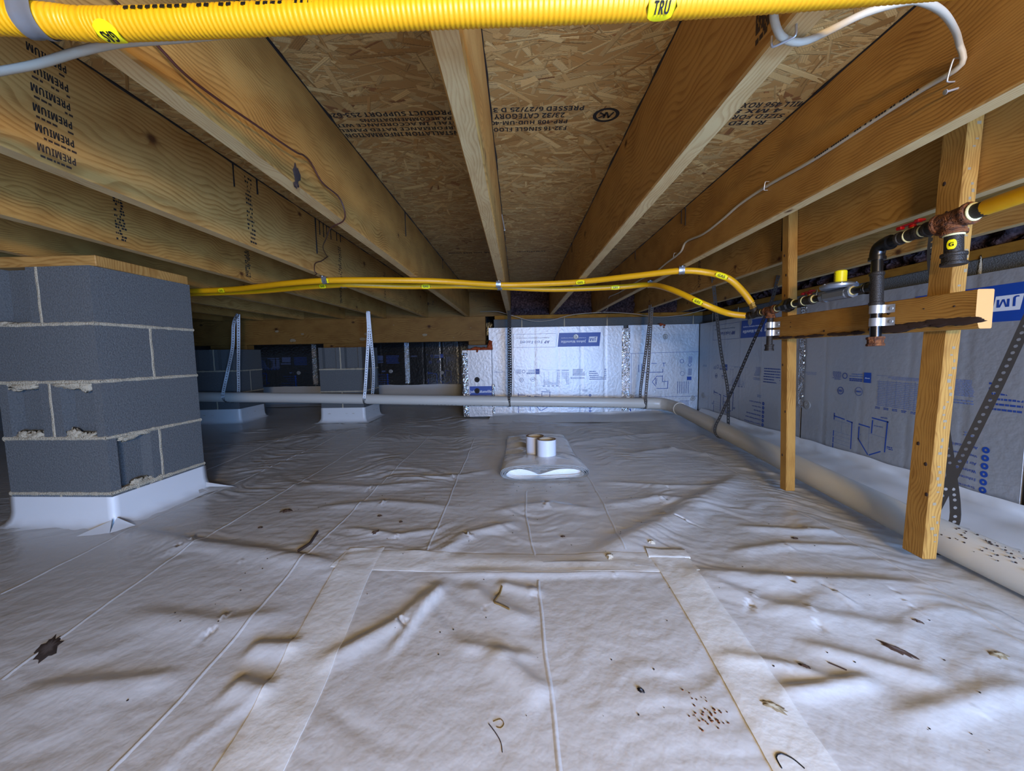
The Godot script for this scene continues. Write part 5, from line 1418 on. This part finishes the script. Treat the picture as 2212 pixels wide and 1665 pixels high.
# ------------------------------------------------------------------ drain pipe and its hangers
func make_drain() -> void:
	var t := thing("drain_pipe", "white plastic drain pipe hung along the back and turning forward along the right wall", "pipe", Vector3.ZERO)
	var mb := MB.new(); tube(mb, pts([-4.5, 0.318, -3.4, -2.819, 0.269, -3.4, -1.72, 0.239, -3.4, -0.488, 0.197, -3.4, 0.732, 0.163, -3.4, 1.16, 0.149, -3.4]), 0.0445, 26); obj("back_run", mb.mesh(), M.pvc, t)
	mb = MB.new(); tube(mb, curve(pts([1.12, 0.150, -3.4, 1.19, 0.148, -3.398, 1.255, 0.145, -3.375, 1.292, 0.140, -3.30, 1.301, 0.137, -3.22, 1.304, 0.135, -3.16]), 0.012), 0.0500, 26); obj("elbow", mb.mesh(), M.pvc, t)
	mb = MB.new()
	lathe(mb, [Vector2(0.04, 0), Vector2(0.0535, 0), Vector2(0.0535, 0.022), Vector2(0.04, 0.022)], 26, along(Vector3(1.3045, 0.135, -3.155), Vector3(1.2995, 0.132, -3.05)))
	lathe(mb, [Vector2(0.04, 0), Vector2(0.0522, 0), Vector2(0.0522, 0.012), Vector2(0.04, 0.012)], 26, along(Vector3(1.116, 0.150, -3.4), Vector3(1.2, 0.148, -3.4)))
	obj("hub_ring", mb.mesh(), M.pvc, t)
	mb = MB.new(); tube(mb, pts([1.303, 0.135, -3.14, 1.248, 0.102, -2.17, 1.194, 0.068, -1.2, 1.198, 0.058, -0.9, 1.200, 0.052, -0.5, 1.2, 0.050, 0.6]), 0.0475, 30); obj("side_run", mb.mesh(), M.pvc, t)
	mb = MB.new()
	for k in 60:
		if rng.randf() < 0.75: 
			var xx := -0.9 + k * 0.032
			var cy := lerpf(0.197, 0.163, (xx + 0.488) / 1.22) 
			box(mb, Vector3(xx, cy - 0.036, -3.4 + 0.0263), Vector3(0.006 + rng.randf() * 0.02, 0.0025, 0.001), 0.0, 0, Vector2.ZERO, Basis(Vector3.RIGHT, 0.93))
	stuff(obj("pipe_print", mb.mesh(), M.stamp, t))
	mb = MB.new()
	for k in 90:
		var z := -1.05 + rng.randf() * 0.36; var a := rng.randf_range(0.35, 1.5)
		lump(mb, Vector3(1.197 - cos(a) * 0.0475, 0.063 + sin(a) * 0.0475, z), Vector3(0.0035, 0.003, 0.0045) * (0.4 + rng.randf()), k, 0.4, 6, 4)
	var cr := obj("debris", mb.mesh(), M.bark, t); cr.set_meta("kind", "stuff")

# perforated hanger strap: one cell per hole
func strap(called: String, label: String, p: Array, wide: Vector3, w := 0.025) -> void:
	var path := curve(pts(p), 0.021)
	var mb := MB.new()
	for i in path.size() - 1:
		var a: Vector3 = path[i]; var b: Vector3 = path[i + 1]
		var d := b - a
		var s := (wide - d.normalized() * wide.dot(d.normalized())).normalized() * w / 2.0
		var nrm := d.cross(s).normalized()
		var c := (a + b) / 2.0
		var sq := [a - s, b - s, b + s, a + s]
		var r := 0.0046
		var dn := d.normalized(); var sn := s.normalized()
		for face_ in [[1.0, 0.0005], [-1.0, -0.0005]]:
			var o: Vector3 = nrm * face_[1]
			for k in 8:
				var a0 := P2 * k / 8.0; var a1 := P2 * (k + 1) / 8.0
				var h0 := c + (dn * cos(a0) + sn * sin(a0)) * r; var h1 := c + (dn * cos(a1) + sn * sin(a1)) * r
				var q := [h0, h1]
				# matching stretch of the cell's rim
				var rim := []
				for an in [a1, a0]:
					var u := cos(an); var v := sin(an)
					var m := maxf(absf(u), absf(v))
					rim.append(c + d * 0.5 * (u / m) + s * (v / m))
				q.append(rim[0]); q.append(rim[1])
				for e in q.size(): q[e] = q[e] + o
				mb.face(q, nrm * face_[0], [Vector2(i, 0), Vector2(i, 1), Vector2(i + 1, 1), Vector2(i + 1, 0)])
	tag(obj(called, mb.mesh(), M.strap), label, "strap", "perforated pipe hangers")

func make_straps() -> void:
	strap("hanger_strap", "leftmost perforated metal strap looped round the drain pipe, beside the large pier", [-2.40, 0.985, -3.35, -2.45, 0.90, -3.36, -2.49, 0.70, -3.38, -2.56, 0.48, -3.39, -2.585, 0.32, -3.360, -2.585, 0.262, -3.350, -2.57, 0.218, -3.385, -2.55, 0.222, -3.44, -2.52, 0.30, -3.452, -2.49, 0.50, -3.43, -2.45, 0.72, -3.40, -2.41, 0.985, -3.37], Vector3(0.85, 0, -0.5))
	strap("hanger_strap", "perforated metal strap looped round the drain pipe in front of the middle pier", [-1.27, 0.985, -3.33, -1.275, 0.80, -3.34, -1.31, 0.50, -3.35, -1.335, 0.29, -3.352, -1.345, 0.225, -3.351, -1.345, 0.180, -3.385, -1.34, 0.185, -3.43, -1.31, 0.25, -3.452, -1.275, 0.50, -3.42, -1.27, 0.80, -3.37, -1.272, 0.985, -3.355], Vector3(0.9, 0, -0.42))
	strap("hanger_strap", "dark perforated metal strap hung from the middle joist round the drain pipe", [-0.070, 0.985, -3.36, -0.074, 0.70, -3.356, -0.078, 0.40, -3.352, -0.080, 0.21, -3.351, -0.080, 0.160, -3.362, -0.080, 0.138, -3.40, -0.076, 0.16, -3.44, -0.068, 0.25, -3.45, -0.062, 0.50, -3.42, -0.062, 0.985, -3.385], Vector3(0.9, 0, 0.55))
	strap("hanger_strap", "dark perforated metal strap round the drain pipe just left of its elbow", [1.128, 0.99, -3.30, 1.128, 0.80, -3.33, 1.118, 0.50, -3.345, 1.100, 0.25, -3.348, 1.098, 0.17, -3.347, 1.098, 0.118, -3.37, 1.096, 0.102, -3.40, 1.088, 0.12, -3.445, 1.085, 0.25, -3.452, 1.105, 0.50, -3.42, 1.125, 0.80, -3.37, 1.126, 0.99, -3.34], Vector3(0.9, 0, 0.6))
	strap("hanger_strap", "pair of crossing perforated straps round the drain pipe beside the far post", [1.112, 1.03, -2.262, 1.160, 0.88, -2.32, 1.24, 0.60, -2.40, 1.305, 0.35, -2.43, 1.318, 0.17, -2.44, 1.312, 0.10, -2.43, 1.28, 0.062, -2.41, 1.245, 0.058, -2.39, 1.214, 0.085, -2.385, 1.212, 0.13, -2.39, 1.25, 0.20, -2.40, 1.33, 0.36, -2.42, 1.44, 0.62, -2.43, 1.52, 0.88, -2.38, 1.527, 1.03, -2.33], Vector3(0.25, 0.1, 1.0))
	strap("hanger_strap", "pair of crossing perforated straps round the drain pipe beside the near post", [1.525, 1.05, -1.48, 1.48, 0.92, -1.44, 1.43, 0.72, -1.36, 1.36, 0.42, -1.26, 1.29, 0.14, -1.14, 1.252, 0.07, -1.11, 1.235, 0.032, -1.10, 1.19, 0.010, -1.092, 1.150, 0.028, -1.088, 1.142, 0.068, -1.086, 1.165, 0.13, -1.082, 1.215, 0.26, -1.078, 1.30, 0.50, -1.068, 1.37, 0.72, -1.058, 1.47, 1.0, -1.045], Vector3(0.2, 0.1, 1.0))

# ------------------------------------------------------------------ on the liner
func make_bundle() -> void:
	var t := thing("folded_sheet", "folded bundle of glossy white liner plastic lying in the middle of the floor", "plastic sheet", Vector3(0.118, 0.0, -1.80))
	var ns := FastNoiseLite.new(); ns.seed = 8; ns.frequency = 7.0; ns.fractal_octaves = 3
	var loop := func(k: float, hw: float, hh: float) -> Vector2:   # rounded lozenge lying on the floor
		var a := P2 * k
		var c := cos(a); var s := sin(a)
		return Vector2(signf(c) * pow(absf(c), 0.55) * hw, hh + signf(s) * pow(absf(s), 0.85) * hh)
	# the body, sagging towards the back
	var rows := []
	for j in 34:
		var z := -0.012 - j * 0.026
		var f := float(j) / 33.0
		var row := PackedVector3Array()
		var hh := lerpf(0.0385, 0.020, smoothstep(0.0, 0.5, f)) + (0.005 if f > 0.05 else 0.0) * sin(f * 9.0)
		for k in 57:
			var q: Vector2 = loop.call((k % 56) / 56.0, 0.206 - 0.008 * f, hh)
			var top := clampf(q.y / (2.0 * hh), 0.0, 1.0)
			row.append(Vector3(q.x + ns.get_noise_2d(z, q.y) * 0.004, q.y + ns.get_noise_2d(q.x, z) * 0.013 * top * minf(1.0, f * 8.0), z))
		rows.append(row)
	var mb := MB.new(); mb.grid(rows, true)
	var e := []; var uv := []
	for k in 56:
		e.append(rows[33][k]); uv.append(Vector2.ZERO)
	mb.face(e, Vector3(0, 0, -1), uv)
	var e2 := []
	for k in 56: e2.append(rows[0][k] + Vector3(0, 0, -0.05))
	mb.face(e2, Vector3(0, 0, 1), uv)
	obj("bundle", mb.mesh(), M.sheet, t)
	# the cut edges of the turns, seen end on
	var edges := [[0.210, 0.0385, 0.0], [0.205, 0.0360, 0.001], [0.199, 0.0330, 0.0025], [0.190, 0.0300, 0.004]]
	for d in edges:
		var r2 := []
		for pair in [[0.0, -0.06], [0.0, 0.0], [1.0, 0.0], [1.0, -0.06]]:
			var row := PackedVector3Array()
			for k in 57:
				var q: Vector2 = loop.call((k % 56) / 56.0, d[0] - 0.0028 * pair[0], d[1] - 0.0022 * pair[0])
				row.append(Vector3(q.x + sin(k * 0.5 + d[2] * 900.0) * 0.0015, q.y + (0.0385 - d[1]) * 0.55 + 0.0005, pair[1] + sin(k * 0.3) * 0.003))
			r2.append(row)
		var em := MB.new(); em.grid(r2, false)
		obj("fold_edge", em.mesh(), M.sheet, t)
	for line in [[-0.185, 0.040, -0.16, 0.058, -0.10, 0.060, -0.05, 0.044, -0.028, 0.034, 0.0, 0.040, 0.06, 0.056, 0.12, 0.058, 0.175, 0.050, 0.188, 0.036, 0.17, 0.018, 0.05, 0.010], [-0.188, 0.03, -0.16, 0.054, -0.12, 0.064, -0.06, 0.062, -0.01, 0.052, 0.015, 0.048], [-0.12, 0.062, -0.06, 0.052, -0.02, 0.042], [-0.182, 0.026, -0.14, 0.012, -0.05, 0.009, 0.08, 0.012, 0.15, 0.014]]:
		var p3 := []
		for q in pts2(line): p3.append(Vector3(q.x, q.y, 0))
		var cv := curve(p3, 0.006)
		var r3 := []
		for pair in [[-1.0, -0.045], [-1.0, 0.002], [1.0, 0.002], [1.0, -0.045]]:
			var row := PackedVector3Array()
			for i in cv.size():
				var tn: Vector3 = (cv[mini(i + 1, cv.size() - 1)] - cv[maxi(i - 1, 0)]).normalized()
				row.append(cv[i] + Vector3(-tn.y, tn.x, 0) * 0.0011 * pair[0] + Vector3(0, 0, pair[1]))
			r3.append(row)
		var fm := MB.new(); fm.grid(r3, false)
		obj("fold_edge", fm.mesh(), M.sheet, t)
	# two rolls of tape standing on it
	for r in [[Vector3(0.142, 0.062, -1.985), "nearer white tape roll standing on end on the folded sheet"], [Vector3(0.088, 0.052, -2.115), "farther white tape roll, half hidden behind the nearer one on the folded sheet"]]:
		var o := thing("tape_roll", r[1], "tape roll", r[0], "tape rolls")
		var wm := MB.new(); lathe(wm, [Vector2(0.0495, 0), Vector2(0.0495, 0.098)], 40); obj("winding", wm.mesh(), M.roll, o)
		var sm := MB.new()
		for y in [0.0, 0.098]: lathe(sm, [Vector2(0.0495, y), Vector2(0.0395, y)] if y > 0 else [Vector2(0.0395, y), Vector2(0.0495, y)], 40)
		obj("winding_side", sm.mesh(), M.card, o)
		var cm := MB.new(); lathe(cm, [Vector2(0.0395, -0.0005), Vector2(0.0395, 0.0985), Vector2(0.036, 0.0985), Vector2(0.036, -0.0005)], 40); obj("core", cm.mesh(), M.crumb, o)

func make_debris() -> void:
	# stains and litter: thin irregular patches that follow the liner
	for s in [["dirt_patch", "long brown dirt smear on a crease at the lower left", Vector2(-0.995, -0.755), 0.052, 0.018, 2.25, M.dirt, 1], ["dirt_patch", "dark elongated leaf-like smear on the liner at the right", Vector2(0.740, -0.733), 0.030, 0.009, -0.9, M.leaf, 2],
			["dirt_patch", "brown smudge on the liner near the right edge", Vector2(0.919, -0.718), 0.016, 0.011, 0.2, M.stain, 3], ["dirt_patch", "small brown spot on the liner right of the right tape strip", Vector2(0.531, -0.694), 0.010, 0.007, -0.6, M.leaf, 4],
			["dirt_patch", "torn tan scuff on the right tape strip", Vector2(0.417, -0.609), 0.020, 0.009, -0.6, M.stain, 5], ["dirt_patch", "black bean-shaped speck on the liner inside the taped frame", Vector2(0.208, -0.643), 0.007, 0.005, -1.0, M.tar, 6],
			["dirt_patch", "brown crumb on the liner in front of the two posts", Vector2(0.869, -1.202), 0.010, 0.006, -0.4, M.leaf, 7], ["leaf_scrap", "brown leaf scrap on the liner right of the large pier", Vector2(-0.910, -1.455), 0.020, 0.012, 0.3, M.leaf, 8],
			["dirt_patch", "first of three dark crumbs in the middle of the floor", Vector2(-0.530, -1.414), 0.009, 0.007, 0.0, M.leaf, 9], ["dirt_patch", "second of three dark crumbs in the middle of the floor", Vector2(-0.433, -1.359), 0.007, 0.005, 0.0, M.leaf, 10],
			["dirt_patch", "largest and nearest of three dark crumbs in the middle of the floor", Vector2(-0.492, -1.263), 0.012, 0.008, 0.5, M.leaf, 11], ["dirt_patch", "small dark crumb beside a wrinkle near the large pier", Vector2(-0.915, -1.311), 0.008, 0.006, 0.0, M.leaf, 12],
			["dirt_patch", "grey crumb on the liner above the top tape strip", Vector2(0.140, -1.243), 0.008, 0.006, 0.0, M.leaf, 13], ["crumb", "pale crumb lying on the top tape strip", Vector2(0.259, -1.095), 0.013, 0.010, 1.2, M.crumb, 14], ["crumb", "pale crumb on the liner right of the taped frame", Vector2(0.409, -1.175), 0.010, 0.008, 0.0, M.crumb, 15],
			["dirt_patch", "thin dark sliver on the liner below the near post", Vector2(0.859, -0.811), 0.009, 0.004, -0.6, M.leaf, 16]]:
		var mb := MB.new()
		var ns := FastNoiseLite.new(); ns.seed = s[7]; ns.frequency = 1.4; ns.fractal_octaves = 3
		var ring := []
		var c: Vector2 = s[2]
		for lv in [[0.0, 0.0022], [0.6, 0.0026], [1.0, -0.0008]]:
			var row := PackedVector3Array()
			for k in 25:
				var a := P2 * (k % 24) / 24.0
				var rr := 1.0 + ns.get_noise_2d(cos(a) * 1.5, sin(a) * 1.5) * 0.9
				var q: Vector2 = Vector2(cos(a) * s[3], sin(a) * s[4]) * rr * lv[0]
				q = q.rotated(-s[5])
				row.append(Vector3(c.x + q.x, ground(c.x + q.x, c.y + q.y) + lv[1] * (2.2 if s[0] != "dirt_patch" else 1.0) + (0.0015 if s[7] in [5, 14] else 0.0), c.y + q.y))
			ring.append(row)
		mb.grid(ring, true)
		tag(obj(s[0], mb.mesh(), s[6]), s[1], "debris")
	# scatter of rust-brown specks by the right tape strip
	var sp := MB.new()
	for k in 46:
		var q := Vector2(0.302 + rng.randfn(0.0, 0.014), -0.593 + rng.randfn(0.0, 0.017))
		lump(sp, Vector3(q.x, ground(q.x, q.y) + 0.0006, q.y), Vector3(0.0032, 0.0018, 0.0032) * (0.4 + rng.randf() * 1.0), k, 0.3, 7, 4)
	var so := tag(obj("rust_specks", sp.mesh(), M.rust), "cluster of rust-brown specks beside the right tape strip", "debris"); so.set_meta("kind", "stuff")
	var gr := MB.new()
	for k in 150:
		var q := Vector2(rng.randf_range(-0.9, 1.0), rng.randf_range(-1.9, -0.5))
		lump(gr, Vector3(q.x, ground(q.x, q.y) + 0.0005, q.y), Vector3(0.0030, 0.0018, 0.0030) * (0.35 + rng.randf()), k, 0.3, 6, 4)
	var go := tag(obj("grit", gr.mesh(), M.dirt), "fine dark grit scattered over the liner", "debris"); go.set_meta("kind", "stuff")
	var sticks := [["twig", "curved dark stick on the liner left of the taped frame", [-0.681, -1.136, -0.672, -1.181, -0.680, -1.225, -0.690, -1.267], 0.0042, M.bark], ["twig", "straight thin twig on the liner at the lower right", [0.583, -0.704, 0.602, -0.686], 0.0012, M.bark],
		["straw", "bent straw-coloured stalk inside the top of the taped frame", [-0.050, -0.960, -0.055, -0.935, -0.066, -0.893, -0.05, -0.880, -0.029, -0.863], 0.0022, M.straw], ["hair_fibre", "thin curved fibre on the liner near the bottom of the view", [-0.057, -0.590, -0.045, -0.575, -0.036, -0.560, -0.033, -0.545], 0.0007, M.bark],
		["hair_fibre", "small looped fibre beside the longer fibre near the bottom of the view", [-0.05, -0.594, -0.038, -0.598, -0.032, -0.590, -0.037, -0.583, -0.044, -0.585], 0.0006, M.straw], ["hair_fibre", "wiry loop at the bottom end of the right tape strip", [0.366, -0.512, 0.368, -0.527, 0.378, -0.532, 0.390, -0.525, 0.398, -0.512], 0.0009, M.black]]
	for s in sticks:
		var p := []
		for q in pts2(s[2]): p.append(Vector3(q.x, ground(q.x, q.y) + s[3] + (0.002 if q.x > 0.36 and q.x < 0.4 else 0.0), q.y))
		var mb := MB.new(); tube(mb, curve(p, 0.006), s[3], 7)
		tag(obj(s[0], mb.mesh(), s[4]), s[1], "debris")

# ------------------------------------------------------------------ put together
const DOOR := Rect2(0.10, 0.06, 1.40, 0.86)

func _ready() -> void:
	rng.seed = 7
	# camera: a very wide phone lens held low, nearly level, a touch tilted
	var cam := Camera3D.new(); cam.name = "camera"
	cam.position = Vector3(0, 0.602, 0)
	cam.rotation = Vector3(-0.0813, 0.0157, -0.0175)
	cam.fov = rad_to_deg(2.0 * atan(832.5 / 840.0))
	cam.near = 0.02
	add_child(cam)
	# sky seen only through the open access door behind the viewer
	var we := WorldEnvironment.new(); we.name = "environment"
	var env := Environment.new()
	var sky := Sky.new(); var sm := ProceduralSkyMaterial.new()
	sm.sky_top_color = Color(0.30, 0.48, 0.80); sm.sky_horizon_color = Color(0.72, 0.80, 0.90); sm.ground_horizon_color = Color(0.62, 0.55, 0.46); sm.ground_bottom_color = Color(0.45, 0.36, 0.28)
	sky.sky_material = sm
	env.background_mode = Environment.BG_SKY; env.sky = sky
	env.tonemap_mode = Environment.TONE_MAPPER_LINEAR
	env.tonemap_exposure = 1.0
	env.sdfgi_enabled = true; env.ssao_enabled = true; env.ssil_enabled = true
	we.environment = env
	add_child(we)
	# daylight through the door: blue from the sky downwards, with a small warm area light added high up, aimed level at the joists
	door_light("sky_light", Color(0.52, 0.72, 1.0), 15.5, Vector3(0.90, 0.46, 1.28), Vector2(1.05, 0.60), Vector3(-0.22, -0.50, -1.0))
	door_light("warm_area_light", Color(1.0, 0.88, 0.68), 4.6, Vector3(0.34, 0.83, 1.24), Vector2(0.36, 0.12), Vector3(-0.05, -0.02, -1.0))
	make_materials()
	M.sheet = M.liner.duplicate(); M.sheet.albedo_color = Color(0.84, 0.85, 0.85); M.sheet.roughness = 0.2
	make_floor(); make_ceiling(); make_walls()
	make_joists(); make_girder(); make_insulation()
	make_foam(); make_skirts(); make_piers()
	make_drain(); make_straps()
	make_frame(); make_gas(); make_hoses(); make_cables()
	make_bundle(); make_debris()
	for o in find_children("*", "GeometryInstance3D", true, false): o.cast_shadow = GeometryInstance3D.SHADOW_CASTING_SETTING_ON

func door_light(called: String, col: Color, energy: float, at: Vector3, size: Vector2, towards: Vector3) -> void:
	var l := AreaLight3D.new(); l.name = called
	l.light_color = col; l.light_energy = energy; l.area_size = size; l.area_range = 12.0
	l.shadow_enabled = true
	add_child(l)
	l.look_at_from_position(at, at + towards, Vector3.UP)
